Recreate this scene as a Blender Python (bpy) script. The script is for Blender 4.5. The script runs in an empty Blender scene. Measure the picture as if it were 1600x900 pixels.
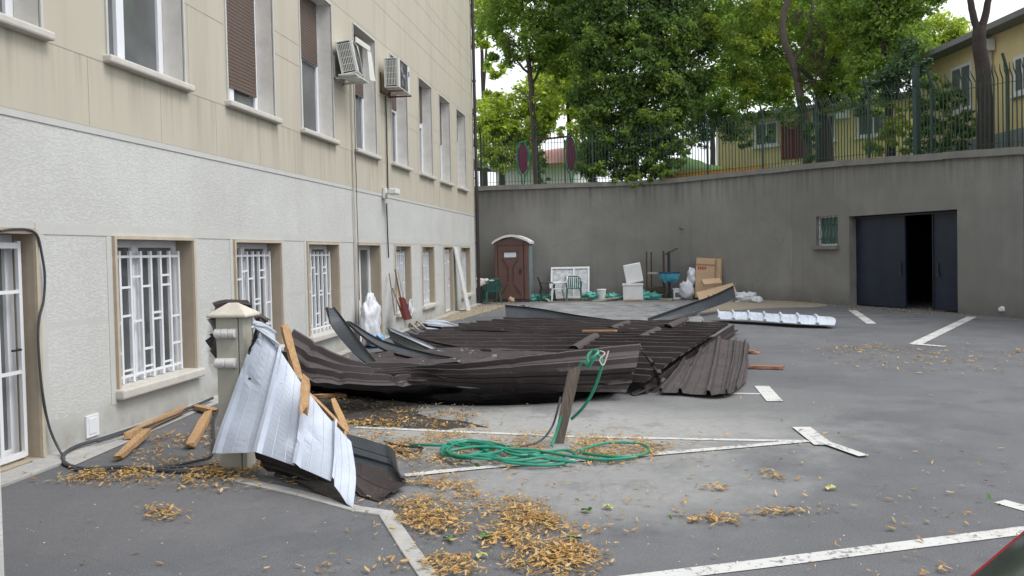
import bpy, bmesh, math, random
import numpy as np
from mathutils import Matrix, Vector
random.seed(7)
rng = np.random.default_rng(7)
S = bpy.context.scene
COL = S.collection
R = math.radians
# ------------------------------------------------------------------ camera
FPX = 1230.0; CAMH = 1.75; CY = 423.4546
cam_d = bpy.data.cameras.new('camera'); cam = bpy.data.objects.new('camera', cam_d); COL.objects.link(cam)
cam_d.sensor_fit = 'HORIZONTAL'; cam_d.sensor_width = 36.0; cam_d.lens = 36.0*FPX/1600.0
cam_d.shift_y = (CY-450.0)/1600.0
cam_d.clip_start = 0.05; cam_d.clip_end = 1500
MR = Matrix.Rotation(R(8.3546), 3, 'Z') @ Matrix.Rotation(math.pi/2-math.atan(.024), 3, 'X') @ Matrix.Rotation(-R(1.25), 3, 'Z')
cam.matrix_world = Matrix.Translation((0, 0, CAMH)) @ MR.to_4x4()
S.camera = cam
# ------------------------------------------------------------------ sky, sun, exposure
W = bpy.data.worlds.new('World'); S.world = W; W.use_nodes = True
wt = W.node_tree; wt.nodes.clear()
sky = wt.nodes.new('ShaderNodeTexSky'); sky.sky_type = 'NISHITA'; sky.sun_disc = False
SUN_EL, SUN_AZ = 56.0, 103.0          # azimuth clockwise from +Y
sky.sun_elevation = R(SUN_EL); sky.sun_rotation = R(SUN_AZ)
sky.air_density = 1.0; sky.dust_density = 6.0; sky.ozone_density = 1.0
hs = wt.nodes.new('ShaderNodeHueSaturation'); hs.inputs['Saturation'].default_value = .22
mixw = wt.nodes.new('ShaderNodeMix'); mixw.data_type = 'RGBA'; mixw.inputs[0].default_value = .55
mixw.inputs[7].default_value = (13.2, 13.8, 14.6, 1)       # even cloud cover over the clear sky
bg = wt.nodes.new('ShaderNodeBackground'); bg.inputs['Strength'].default_value = .10
wo = wt.nodes.new('ShaderNodeOutputWorld')
wt.links.new(sky.outputs[0], hs.inputs['Color']); wt.links.new(hs.outputs[0], mixw.inputs[6])
wt.links.new(mixw.outputs[2], bg.inputs[0]); wt.links.new(bg.outputs[0], wo.inputs[0])
sd = bpy.data.lights.new('sun', 'SUN'); sd.energy = 1.05; sd.angle = R(22); sd.color = (1, .965, .91)
sun = bpy.data.objects.new('sun', sd); COL.objects.link(sun)
az, el = R(SUN_AZ), R(SUN_EL)
sv = Vector((math.sin(az)*math.cos(el), math.cos(az)*math.cos(el), math.sin(el)))
sun.rotation_euler = sv.to_track_quat('Z', 'Y').to_euler(); sun.location = (0, 0, 30)
S.view_settings.view_transform = 'Standard'; S.view_settings.look = 'None'
S.view_settings.exposure = 0.62; S.view_settings.gamma = 1
S.cycles.max_bounces = 6; S.cycles.diffuse_bounces = 3; S.cycles.transparent_max_bounces = 6
S.cycles.transmission_bounces = 3; S.cycles.glossy_bounces = 2

# ------------------------------------------------------------------ picture ray -> world point helpers
def ray(px, py): return MR @ Vector(((px-800)/FPX, -(py-CY)/FPX, -1.0))
CP = Vector((0, 0, CAMH))
def G(px, py, z=0.0):
    d = ray(px, py); return CP + d*((z-CAMH)/d.z)
def AX(px, py, X):
    d = ray(px, py); return CP + d*(X/d.x)
def AY(px, py, Y):
    d = ray(px, py); return CP + d*(Y/d.y)

# ------------------------------------------------------------------ materials
def newmat(name):
    m = bpy.data.materials.new(name); m.use_nodes = True
    nt = m.node_tree; b = nt.nodes['Principled BSDF']; return m, nt, b
def nd(nt, typ, **kw):
    n = nt.nodes.new(typ)
    for k, v in kw.items(): setattr(n, k, v)
    return n
def noise(nt, scale, detail=4, rough=.6, vec=None):
    n = nd(nt, 'ShaderNodeTexNoise'); n.inputs['Scale'].default_value = scale
    n.inputs['Detail'].default_value = detail; n.inputs['Roughness'].default_value = rough
    if vec: nt.links.new(vec, n.inputs['Vector'])
    return n
def ramp(nt, fac, stops):
    r = nd(nt, 'ShaderNodeValToRGB'); cr = r.color_ramp
    while len(cr.elements) < len(stops): cr.elements.new(.5)
    for e, (p, c) in zip(cr.elements, stops):
        e.position = p; e.color = (c, c, c, 1) if isinstance(c, (int, float)) else (*c, 1)
    nt.links.new(fac, r.inputs[0]); return r
def mixc(nt, fac, a, b, mode='MIX'):
    m = nd(nt, 'ShaderNodeMix', data_type='RGBA', blend_type=mode)
    for i, v in ((0, fac), (6, a), (7, b)):
        if isinstance(v, (int, float)): m.inputs[i].default_value = v if i == 0 else (v, v, v, 1)
        elif isinstance(v, tuple): m.inputs[i].default_value = (*v, 1)
        else: nt.links.new(v, m.inputs[i])
    return m.outputs[2]
def bump(nt, b, height, strength=.3, dist=.01):
    u = nd(nt, 'ShaderNodeBump'); u.inputs['Strength'].default_value = strength; u.inputs['Distance'].default_value = dist
    nt.links.new(height, u.inputs['Height']); nt.links.new(u.outputs[0], b.inputs['Normal'])
def obco(nt): return nd(nt, 'ShaderNodeTexCoord').outputs['Object']
def geo(nt): return nd(nt, 'ShaderNodeNewGeometry')
def simple(name, col, rough=.6, metal=0, var=.15, scale=6, bmp=0, bs=40, spec=.5):
    m, nt, b = newmat(name)
    p = geo(nt).outputs['Position']
    n = noise(nt, scale, 5, .65, p); n2 = noise(nt, scale*9, 3, .6, p)
    lo = tuple(max(0, c*(1-var)) for c in col); hi = tuple(min(1, c*(1+var)) for c in col)
    r = ramp(nt, n.outputs[0], [(.3, lo), (.7, hi)])
    c = mixc(nt, .3, r.outputs[0], mixc(nt, n2.outputs[0], lo, hi))
    nt.links.new(c, b.inputs['Base Color'])
    b.inputs['Roughness'].default_value = rough; b.inputs['Metallic'].default_value = metal
    b.inputs['Specular IOR Level'].default_value = spec
    if bmp: bump(nt, b, noise(nt, bs, 4, .6, p).outputs[0], bmp, .01)
    return m
M = {}
def vstreak(nt, p, sx=1.2, sz=.12):
    mp = nd(nt, 'ShaderNodeMapping'); mp.inputs['Scale'].default_value = (sx, sx, sz)
    nt.links.new(p, mp.inputs[0]); return noise(nt, 2.2, 5, .65, mp.outputs[0]).outputs[0]
def m_plaster():
    m, nt, b = newmat('rough_white_plaster'); p = geo(nt).outputs['Position']
    n = noise(nt, .9, 5, .6, p); st = vstreak(nt, p)
    c = mixc(nt, ramp(nt, n.outputs[0], [(.3, 0), (.75, 1)]).outputs[0], (.45, .455, .44), (.53, .54, .525))
    c = mixc(nt, ramp(nt, st, [(.5, 0), (.75, .35)]).outputs[0], c, (.40, .39, .36))
    sep = nd(nt, 'ShaderNodeSeparateXYZ'); nt.links.new(p, sep.inputs[0])
    # damp grime along the foot of the wall and below the far windows
    mr = nd(nt, 'ShaderNodeMapRange'); mr.inputs[1].default_value = .05; mr.inputs[2].default_value = .42; mr.inputs[3].default_value = 1; mr.inputs[4].default_value = 0
    nt.links.new(sep.outputs[2], mr.inputs[0])
    nn = noise(nt, 3, 5, .7, p)
    g = nd(nt, 'ShaderNodeMath', operation='MULTIPLY'); nt.links.new(mr.outputs[0], g.inputs[0]); nt.links.new(ramp(nt, nn.outputs[0], [(.35, .15), (.7, .9)]).outputs[0], g.inputs[1])
    c = mixc(nt, g.outputs[0], c, (.27, .255, .22))
    sb = nd(nt, 'ShaderNodeVectorMath', operation='SUBTRACT'); nt.links.new(p, sb.inputs[0]); sb.inputs[1].default_value = (0, 9.25, .75)
    ms = nd(nt, 'ShaderNodeVectorMath', operation='MULTIPLY'); nt.links.new(sb.outputs[0], ms.inputs[0]); ms.inputs[1].default_value = (0, 2.4, 1.15)
    ls = nd(nt, 'ShaderNodeVectorMath', operation='LENGTH'); nt.links.new(ms.outputs[0], ls.inputs[0])
    as_ = nd(nt, 'ShaderNodeMath', operation='MULTIPLY_ADD'); nt.links.new(nn.outputs[0], as_.inputs[0]); as_.inputs[1].default_value = .9; nt.links.new(ls.outputs[1], as_.inputs[2])
    c = mixc(nt, ramp(nt, as_.outputs[0], [(.75, .8), (1.0, 0)]).outputs[0], c, (.17, .17, .15))
    # rough dashed texture between smooth bands
    mp = nd(nt, 'ShaderNodeMapping'); mp.inputs['Rotation'].default_value = (R(35), 0, 0); mp.inputs['Scale'].default_value = (1, .55, 1.3); nt.links.new(p, mp.inputs[0])
    v = noise(nt, 42, 3, .65, mp.outputs[0])
    dots = ramp(nt, v.outputs[0], [(.42, 0), (.62, 1)])
    def band(z0, z1):
        a = nd(nt, 'ShaderNodeMath', operation='GREATER_THAN'); a.inputs[1].default_value = z0; nt.links.new(sep.outputs[2], a.inputs[0])
        d = nd(nt, 'ShaderNodeMath', operation='LESS_THAN'); d.inputs[1].default_value = z1; nt.links.new(sep.outputs[2], d.inputs[0])
        k = nd(nt, 'ShaderNodeMath', operation='MULTIPLY'); nt.links.new(a.outputs[0], k.inputs[0]); nt.links.new(d.outputs[0], k.inputs[1]); return k.outputs[0]
    mask = None
    for z0, z1 in ((.32, 1.14), (1.20, 1.98), (2.11, 2.99)):
        k = band(z0, z1)
        if mask is None: mask = k
        else:
            a = nd(nt, 'ShaderNodeMath', operation='ADD'); nt.links.new(mask, a.inputs[0]); nt.links.new(k, a.inputs[1]); mask = a.outputs[0]
    hgt = nd(nt, 'ShaderNodeMath', operation='MULTIPLY'); nt.links.new(dots.outputs[0], hgt.inputs[0]); nt.links.new(mask, hgt.inputs[1])
    c = mixc(nt, hgt.outputs[0], c, mixc(nt, .16, c, (.9, .9, .9)))
    nt.links.new(c, b.inputs['Base Color']); b.inputs['Roughness'].default_value = .92
    b.inputs['Specular IOR Level'].default_value = .2
    bump(nt, b, hgt.outputs[0], .24, .007); return m
M['plaster'] = m_plaster()
def m_render():
    m, nt, b = newmat('beige_smooth_render'); p = geo(nt).outputs['Position']
    n = noise(nt, .7, 5, .6, p); st = vstreak(nt, p)
    c = mixc(nt, n.outputs[0], (.44, .41, .335), (.495, .462, .385))
    c = mixc(nt, ramp(nt, st, [(.48, 0), (.75, .5)]).outputs[0], c, (.33, .305, .25))
    sep = nd(nt, 'ShaderNodeSeparateXYZ'); nt.links.new(p, sep.inputs[0])
    mr = nd(nt, 'ShaderNodeMapRange'); mr.inputs[1].default_value = 3.05; mr.inputs[2].default_value = 3.72; mr.inputs[3].default_value = 0; mr.inputs[4].default_value = .65
    nt.links.new(sep.outputs[2], mr.inputs[0]); lt = nd(nt, 'ShaderNodeMath', operation='LESS_THAN'); lt.inputs[1].default_value = 3.735; nt.links.new(sep.outputs[2], lt.inputs[0])
    m1 = nd(nt, 'ShaderNodeMath', operation='MULTIPLY'); nt.links.new(mr.outputs[0], m1.inputs[0]); nt.links.new(lt.outputs[0], m1.inputs[1])
    m2 = nd(nt, 'ShaderNodeMath', operation='MULTIPLY'); nt.links.new(m1.outputs[0], m2.inputs[0]); nt.links.new(ramp(nt, vstreak(nt, p, 3.5, .14), [(.48, 0), (.66, .8)]).outputs[0], m2.inputs[1])
    c = mixc(nt, m2.outputs[0], c, (.27, .245, .20))
    nt.links.new(c, b.inputs['Base Color']); b.inputs['Roughness'].default_value = .85; b.inputs['Specular IOR Level'].default_value = .25
    bump(nt, b, noise(nt, 60, 3, .6, p).outputs[0], .08, .005); return m
M['beige'] = m_render()
M['joint'] = simple('beige_joint', (.355, .325, .265), .9)
M['joint_w'] = simple('white_wall_band', (.49, .495, .475), .9, var=.06)
M['sill'] = simple('sill_stone', (.52, .50, .46), .7, var=.12, scale=12, bmp=.2)
M['reveal'] = simple('brown_reveal', (.36, .305, .235), .85, var=.1)
M['reveal_l'] = simple('pale_reveal', (.62, .60, .565), .8, var=.14, scale=4)
M['trim'] = simple('tan_trim', (.47, .40, .31), .8)
M['pvc'] = simple('white_pvc', (.72, .74, .78), .35, var=.04)
M['grille'] = simple('white_painted_iron', (.72, .74, .77), .45, var=.05)
M['white_dirty'] = simple('dirty_white_board', (.62, .63, .64), .6, var=.15, scale=5)
M['shutter'] = simple('brown_shutter_slat', (.115, .082, .066), .55, var=.08)
def m_glass(name, col, rough=.08):
    m, nt, b = newmat(name); p = geo(nt).outputs['Position']
    n = noise(nt, 1.6, 3, .5, p)
    nt.links.new(ramp(nt, n.outputs[0], [(.35, tuple(c*.6 for c in col)), (.7, col)]).outputs[0], b.inputs['Base Color'])
    b.inputs['Roughness'].default_value = rough; b.inputs['Specular IOR Level'].default_value = .7; return m
M['glass'] = m_glass('window_glass', (.15, .16, .165))
M['glass_g'] = m_glass('green_glass', (.10, .19, .16), .25)
M['curtain'] = simple('curtain', (.33, .31, .28), .9)
def m_asphalt():
    m, nt, b = newmat('asphalt'); p = geo(nt).outputs['Position']
    n1 = noise(nt, .35, 5, .6, p); n2 = noise(nt, 2.2, 6, .65, p); n3 = noise(nt, 90, 3, .7, p); n4 = noise(nt, 14, 4, .7, p)
    c = mixc(nt, ramp(nt, n1.outputs[0], [(.35, 0), (.65, 1)]).outputs[0], (.105, .108, .118), (.150, .152, .160))
    c = mixc(nt, ramp(nt, n2.outputs[0], [(.45, 0), (.72, .55)]).outputs[0], c, (.085, .087, .095))
    c = mixc(nt, ramp(nt, n2.outputs[0], [(.28, .35), (.42, 0)]).outputs[0], c, (.22, .22, .215))
    c = mixc(nt, ramp(nt, n3.outputs[0], [(.32, .42), (.48, 0)]).outputs[0], c, (.04, .04, .043))
    c = mixc(nt, ramp(nt, n3.outputs[0], [(.56, 0), (.68, .36)]).outputs[0], c, (.29, .29, .30))
    # pale dusty apron where water left silt, darker damp spot at the far side
    def blob(cx, cy, rx, ry, soft):
        sep = nd(nt, 'ShaderNodeVectorMath', operation='SUBTRACT'); nt.links.new(p, sep.inputs[0]); sep.inputs[1].default_value = (cx, cy, 0)
        mu = nd(nt, 'ShaderNodeVectorMath', operation='MULTIPLY'); nt.links.new(sep.outputs[0], mu.inputs[0]); mu.inputs[1].default_value = (1/rx, 1/ry, 0)
        ln = nd(nt, 'ShaderNodeVectorMath', operation='LENGTH'); nt.links.new(mu.outputs[0], ln.inputs[0])
        ad = nd(nt, 'ShaderNodeMath', operation='MULTIPLY_ADD'); nt.links.new(n2.outputs[0], ad.inputs[0]); ad.inputs[1].default_value = .9; nt.links.new(ln.outputs[1], ad.inputs[2])
        return ramp(nt, ad.outputs[0], [(0, 1), (.9 if soft else .99, 1), (1.0, 0)]) if False else mapr(ad.outputs[0], .75, 1.75)
    def mapr(v, a, z):
        mr = nd(nt, 'ShaderNodeMapRange', interpolation_type='SMOOTHSTEP'); mr.inputs[1].default_value = a; mr.inputs[2].default_value = z; mr.inputs[3].default_value = 1; mr.inputs[4].default_value = 0
        nt.links.new(v, mr.inputs[0]); return mr
    for cx, cy, rx, ry, col, a in ((-.7, 7.7, 2.8, 1.4, (.38, .38, .37), .85), (-.3, 5.9, 1.7, .9, (.33, .33, .325), .7), (1.3, 9.2, 1.5, 1.2, (.22, .22, .215), .5), (-3.5, 4.9, 1.6, .8, (.16, .155, .16), .5), (-1.5, 25.2, 5, 1.5, (.30, .30, .30), .6)):
        k = blob(cx, cy, rx, ry, 1); mm = nd(nt, 'ShaderNodeMath', operation='MULTIPLY'); mm.inputs[1].default_value = a; nt.links.new(k.outputs[0], mm.inputs[0])
        c = mixc(nt, mm.outputs[0], c, mixc(nt, ramp(nt, n4.outputs[0], [(.3, 0), (.7, 1)]).outputs[0], tuple(x*.78 for x in col), col))
    n5 = noise(nt, .8, 7, .72, p)
    c = mixc(nt, ramp(nt, n5.outputs[0], [(.55, 0), (.60, .30), (.75, .38)]).outputs[0], c, (.075, .076, .082))
    n6 = noise(nt, 220, 2, .6, p)
    c = mixc(nt, ramp(nt, n6.outputs[0], [(.60, 0), (.70, .35)]).outputs[0], c, (.30, .30, .30))
    # hairline cracks
    nw = noise(nt, 1.1, 4, .7, p)
    vv = mixc(nt, .25, p, nw.outputs['Color'])
    vo = nd(nt, 'ShaderNodeTexVoronoi', feature='DISTANCE_TO_EDGE'); vo.inputs['Scale'].default_value = .55; nt.links.new(vv, vo.inputs['Vector'])
    cr = ramp(nt, vo.outputs['Distance'], [(0, .16), (.003, 0)])
    c = mixc(nt, cr.outputs[0], c, (.045, .045, .048))
    nt.links.new(c, b.inputs['Base Color'])
    nt.links.new(ramp(nt, n2.outputs[0], [(.3, .95), (.7, .68)]).outputs[0], b.inputs['Roughness'])
    b.inputs['Specular IOR Level'].default_value = .35
    bump(nt, b, n3.outputs[0], .6, .008); return m
M['asphalt'] = m_asphalt()
def m_paint(name, col, wear):
    m, nt, b = newmat(name); p = geo(nt).outputs['Position']
    n = noise(nt, 28, 5, .75, p); n2 = noise(nt, 3, 4, .6, p)
    a = nd(nt, 'ShaderNodeMath', operation='MULTIPLY_ADD'); nt.links.new(n2.outputs[0], a.inputs[0]); a.inputs[1].default_value = .55; nt.links.new(n.outputs[0], a.inputs[2])
    f = ramp(nt, a.outputs[0], [(wear, 0), (wear+.07, 1)])
    nt.links.new(mixc(nt, f.outputs[0], (.19, .19, .195), mixc(nt, n2.outputs[0], tuple(x*.8 for x in col), col)), b.inputs['Base Color'])
    b.inputs['Roughness'].default_value = .8; bump(nt, b, n.outputs[0], .2, .004); return m
M['paint'] = m_paint('worn_white_paint', (.58, .58, .565), .655)
M['paint_w'] = m_paint('very_worn_white_paint', (.46, .46, .45), .80)
M['kerb'] = simple('kerb_concrete', (.36, .355, .34), .9, var=.22, scale=9, bmp=.4)
M['soil'] = simple('dark_soil', (.045, .038, .033), .95, var=.6, scale=9, bmp=1.0, bs=28)
M['sandy'] = simple('sandy_silt', (.27, .235, .18), .95, var=.25, scale=5, bmp=.5)
def m_retain():
    m, nt, b = newmat('grey_retaining_wall'); p = geo(nt).outputs['Position']
    n = noise(nt, .55, 6, .62, p); st = vstreak(nt, p, 1.6, .12); n3 = noise(nt, 5, 5, .7, p)
    c = mixc(nt, ramp(nt, n.outputs[0], [(.33, 0), (.68, 1)]).outputs[0], (.195, .191, .176), (.25, .247, .23))
    c = mixc(nt, ramp(nt, st, [(.50, 0), (.78, .32)]).outputs[0], c, (.13, .128, .12))
    c = mixc(nt, ramp(nt, n3.outputs[0], [(.62, 0), (.8, .4)]).outputs[0], c, (.18, .175, .165))
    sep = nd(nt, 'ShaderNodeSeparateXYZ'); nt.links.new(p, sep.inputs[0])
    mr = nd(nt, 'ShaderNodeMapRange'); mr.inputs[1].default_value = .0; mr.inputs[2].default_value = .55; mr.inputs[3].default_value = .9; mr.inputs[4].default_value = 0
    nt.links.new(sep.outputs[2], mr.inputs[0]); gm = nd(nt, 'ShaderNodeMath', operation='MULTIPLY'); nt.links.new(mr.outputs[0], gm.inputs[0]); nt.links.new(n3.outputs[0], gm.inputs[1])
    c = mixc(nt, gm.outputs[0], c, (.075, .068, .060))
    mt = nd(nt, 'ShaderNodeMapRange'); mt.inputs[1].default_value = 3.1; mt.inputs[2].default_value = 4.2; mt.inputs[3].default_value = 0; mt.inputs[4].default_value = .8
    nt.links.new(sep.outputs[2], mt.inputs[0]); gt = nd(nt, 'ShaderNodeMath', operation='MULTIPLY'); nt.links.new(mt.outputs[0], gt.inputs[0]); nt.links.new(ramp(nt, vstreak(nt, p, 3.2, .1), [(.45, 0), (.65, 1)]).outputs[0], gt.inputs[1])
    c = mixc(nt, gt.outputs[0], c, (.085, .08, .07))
    n8 = noise(nt, .28, 3, .5, p); c = mixc(nt, ramp(nt, n8.outputs[0], [(.52, 0), (.56, .35)]).outputs[0], c, (.15, .146, .135))
    vv = mixc(nt, .3, p, n3.outputs['Color']); vo = nd(nt, 'ShaderNodeTexVoronoi', feature='DISTANCE_TO_EDGE'); vo.inputs['Scale'].default_value = .33; nt.links.new(vv, vo.inputs['Vector'])
    c = mixc(nt, ramp(nt, vo.outputs['Distance'], [(0, .22), (.003, 0)]).outputs[0], c, (.08, .076, .07))
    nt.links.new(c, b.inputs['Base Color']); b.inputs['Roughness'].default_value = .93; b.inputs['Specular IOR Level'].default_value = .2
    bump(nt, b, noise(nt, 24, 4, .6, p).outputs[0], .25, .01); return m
M['retain'] = m_retain()
M['coping'] = simple('coping_concrete', (.17, .165, .15), .92, var=.25, scale=3, bmp=.4)
M['fence'] = simple('dark_green_iron', (.018, .045, .038), .5, var=.2)
def m_sheet(name, col, rough, spots, var=.12, metal=.0):
    m, nt, b = newmat(name); p = geo(nt).outputs['Position']
    n = noise(nt, 1.8, 5, .65, p); n2 = noise(nt, 11, 5, .7, p); n3 = noise(nt, 55, 3, .6, p)
    lo = tuple(x*(1-var) for x in col); hi = tuple(x*(1+var) for x in col)
    c = mixc(nt, ramp(nt, n.outputs[0], [(.35, 0), (.68, 1)]).outputs[0], lo, hi)
    c = mixc(nt, ramp(nt, n2.outputs[0], [(.58, 0), (.8, spots)]).outputs[0], c, (.27, .245, .225))
    c = mixc(nt, ramp(nt, n3.outputs[0], [(.69, 0), (.73, spots*1.1)]).outputs[0], c, (.42, .39, .36))
    if col[0] > .3:
        c = mixc(nt, ramp(nt, n3.outputs[0], [(.27, .8), (.31, 0)]).outputs[0], c, (.05, .05, .055))
        sm = nd(nt, 'ShaderNodeMapping'); sm.inputs['Scale'].default_value = (9, 9, 1.1); sm.inputs['Rotation'].default_value = (0, R(22), 0); nt.links.new(p, sm.inputs[0])
        sn = noise(nt, 2.5, 6, .75, sm.outputs[0]); c = mixc(nt, ramp(nt, sn.outputs[0], [(.60, 0), (.74, .55)]).outputs[0], c, (.22, .23, .25))
    nt.links.new(c, b.inputs['Base Color'])
    nt.links.new(ramp(nt, n2.outputs[0], [(.3, rough-.1), (.7, rough+.15)]).outputs[0], b.inputs['Roughness'])
    b.inputs['Metallic'].default_value = metal; b.inputs['Specular IOR Level'].default_value = .3
    bump(nt, b, noise(nt, 5, 3, .5, p).outputs[0], .15, .02); return m
M['shadow_black'] = simple('shadow_black', (.006, .0055, .0055), 1.0, var=.5, scale=5, spec=.02)  # near-black tone that paints the shadow under the roofing's front edge
M['brown'] = m_sheet('brown_coated_steel', (.042, .033, .033), .58, .35)
M['brown_p'] = m_sheet('faded_brown_steel', (.070, .058, .058), .6, .35)
M['under'] = m_sheet('grey_primer_underside', (.12, .13, .135), .5, .15)
M['flash'] = m_sheet('slate_grey_flashing', (.062, .070, .080), .36, .12)
M['white_sheet'] = m_sheet('white_coated_steel', (.47, .515, .595), .45, .22, .14)
M['white_tarn'] = m_sheet('tarnished_white_steel', (.42, .46, .52), .45, .4, .15)
M['pale_sheet'] = m_sheet('pale_grey_steel', (.215, .22, .225), .5, .5, .3)
M['dark_under'] = m_sheet('dark_underside', (.045, .038, .036), .5, .2)
def m_wood(name, a, bcol):
    m, nt, b = newmat(name); tc = obco(nt)
    mp = nd(nt, 'ShaderNodeMapping'); mp.inputs['Scale'].default_value = (14, 14, 1.2); nt.links.new(tc, mp.inputs[0])
    n = noise(nt, 3, 6, .7, mp.outputs[0])
    nt.links.new(ramp(nt, n.outputs[0], [(.3, a), (.72, bcol)]).outputs[0], b.inputs['Base Color'])
    b.inputs['Roughness'].default_value = .82; bump(nt, b, n.outputs[0], .5, .006); return m
M['wood'] = m_wood('split_pine', (.28, .15, .065), (.52, .34, .18))
M['wood_old'] = m_wood('weathered_board', (.09, .07, .058), (.25, .205, .17))
M['wood_red'] = m_wood('reddish_batten', (.20, .09, .05), (.33, .17, .10))
M['wood_dark'] = m_wood('dark_stained_wood', (.03, .018, .012), (.09, .055, .035))
M['wood_grey'] = m_wood('grey_board', (.22, .19, .15), (.40, .36, .29))
M['pillar'] = simple('cream_render', (.42, .41, .35), .85, var=.12, scale=5, bmp=.15)
M['cap'] = simple('cream_cap', (.52, .49, .42), .75, var=.14, scale=8)
M['lampw'] = simple('white_glazed_tube', (.66, .65, .65), .35, var=.06)
M['black'] = simple('black_rubber', (.018, .018, .02), .45)
M['cable'] = simple('grey_cable', (.05, .055, .065), .5)
M['hose'] = simple('green_hose', (.015, .22, .14), .35, var=.15)
M['teal'] = simple('teal_net', (.10, .38, .32), .7, var=.4, scale=14)
M['wc'] = simple('brown_moulded_plastic', (.115, .060, .048), .5, var=.1)
M['wc_d'] = simple('dark_moulding', (.05, .026, .022), .55)
M['wc_roof'] = simple('translucent_white_roof', (.66, .64, .63), .5, var=.08)
M['wc_side'] = simple('blue_grey_side', (.16, .22, .24), .6, var=.2)
M['blue_sign'] = simple('pale_sign', (.62, .66, .74), .5)
M['plas_green'] = simple('green_plastic', (.012, .11, .085), .4)
M['plas_white'] = simple('white_plastic', (.66, .67, .68), .45, var=.08)
M['fabric_pink'] = simple('pale_pink_cloth', (.58, .50, .48), .9, var=.12)
M['film'] = simple('plastic_film', (.45, .47, .49), .3, var=.55, scale=7, bmp=.9, bs=9)
M['sack'] = simple('white_sack', (.60, .62, .66), .55, var=.22, scale=6, bmp=1.0, bs=11)
M['sack_blue'] = simple('blue_print', (.20, .38, .58), .6, var=.3)
M['blue_cloth'] = simple('turquoise_cloth', (.07, .33, .45), .6, var=.5, scale=14)
M['blue_rim'] = simple('blue_rim', (.015, .05, .13), .4)
M['iron'] = simple('dark_iron', (.025, .026, .03), .5)
M['card'] = simple('cardboard', (.48, .34, .22), .9, var=.12, scale=4)
M['card_d'] = simple('cardboard_tape', (.30, .20, .12), .8)
M['red_print'] = simple('red_print', (.42, .06, .04), .8)
M['door_blue'] = simple('navy_steel_door', (.010, .016, .033), .45, var=.5, scale=2.2, bmp=.1)
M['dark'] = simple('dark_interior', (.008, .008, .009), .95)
M['ac'] = simple('ac_casing', (.62, .62, .58), .5, var=.08)
M['ac_grille'] = simple('ac_grille_grey', (.10, .11, .115), .5)
M['ac_blue'] = simple('blue_sticker', (.03, .09, .35), .5)
M['rust'] = simple('rusty_bracket', (.16, .07, .04), .8, var=.3)
M['pipe'] = simple('white_pipe', (.50, .46, .40), .6)
M['down'] = simple('dark_brown_pipe', (.028, .02, .022), .45)
M['lens'] = simple('lamp_glass', (.35, .38, .42), .2)
M['yellow'] = simple('yellow_wall', (.64, .53, .28), .85, var=.08, scale=2)
M['orange'] = simple('orange_wall', (.55, .27, .05), .85, var=.12)
M['greyband'] = simple('grey_plinth', (.22, .23, .24), .85)
M['roofgrey'] = simple('grey_roof_edge', (.21, .21, .21), .8)
M['pinkroof'] = simple('pink_roof', (.60, .30, .28), .8, var=.12)
M['purple'] = simple('purple_panel', (.15, .012, .06), .45)
M['playgreen'] = simple('green_play_frame', (.03, .25, .14), .45)
M['playred'] = simple('maroon_beam', (.12, .02, .02), .5)
M['bark'] = simple('bark', (.085, .068, .054), .95, var=.35, scale=9, bmp=1, bs=18)
M['bark_d'] = simple('dark_bark', (.045, .034, .030), .95, var=.35, scale=9, bmp=1, bs=18)
M['grass'] = simple('grass', (.07, .14, .035), .95, var=.35, scale=8, bmp=.8)
M['carred'] = simple('red_car_paint', (.42, .012, .022), .22, var=.04)
M['carglass'] = m_glass('car_glass', (.055, .07, .065), .10)
M['tyre'] = simple('tyre', (.02, .02, .021), .85)
M['rim'] = simple('alloy', (.35, .35, .36), .35, metal=.8)
def m_leaf(name, cols, trans=.35):
    m, nt, b = newmat(name); g = geo(nt)
    r = ramp(nt, g.outputs['Random Per Island'], [(i/(len(cols)-1), c) for i, c in enumerate(cols)])
    n = noise(nt, .7, 3, .5, g.outputs['Position'])
    c = mixc(nt, ramp(nt, n.outputs[0], [(.35, 0), (.65, .45)]).outputs[0], r.outputs[0], cols[-1])
    nt.links.new(c, b.inputs['Base Color']); b.inputs['Roughness'].default_value = .55; b.inputs['Specular IOR Level'].default_value = .35
    if trans:
        t = nd(nt, 'ShaderNodeBsdfTranslucent'); nt.links.new(mixc(nt, 1.0, c, (1.5, 1.6, .7), 'MULTIPLY'), t.inputs[0])
        mx = nd(nt, 'ShaderNodeMixShader'); mx.inputs[0].default_value = trans
        nt.links.new(b.outputs[0], mx.inputs[1]); nt.links.new(t.outputs[0], mx.inputs[2])
        nt.links.new(mx.outputs[0], nt.nodes['Material Output'].inputs[0])
    return m
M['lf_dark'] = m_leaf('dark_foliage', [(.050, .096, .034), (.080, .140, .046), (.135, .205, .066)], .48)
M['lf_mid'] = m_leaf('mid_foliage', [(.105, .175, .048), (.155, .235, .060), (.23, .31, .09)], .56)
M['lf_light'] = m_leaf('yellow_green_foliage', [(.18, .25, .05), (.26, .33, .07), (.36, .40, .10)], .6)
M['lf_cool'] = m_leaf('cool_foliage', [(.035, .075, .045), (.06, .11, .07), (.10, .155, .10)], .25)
M['lf_dry'] = m_leaf('dead_needles', [(.07, .055, .035), (.10, .09, .05), (.07, .085, .04)], .2)
M['lf_fall'] = m_leaf('fallen_leaves', [(.16, .09, .04), (.52, .27, .08), (.64, .40, .14), (.58, .43, .22), (.34, .28, .10), (.48, .24, .07), (.66, .44, .17), (.24, .14, .06)], .15)
M['lf_green'] = m_leaf('fresh_fallen_leaf', [(.04, .13, .04), (.07, .17, .05)], .1)
M['lf_pale'] = m_leaf('pale_fallen_leaf', [(.40, .42, .16), (.50, .48, .22)], .1)

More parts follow.
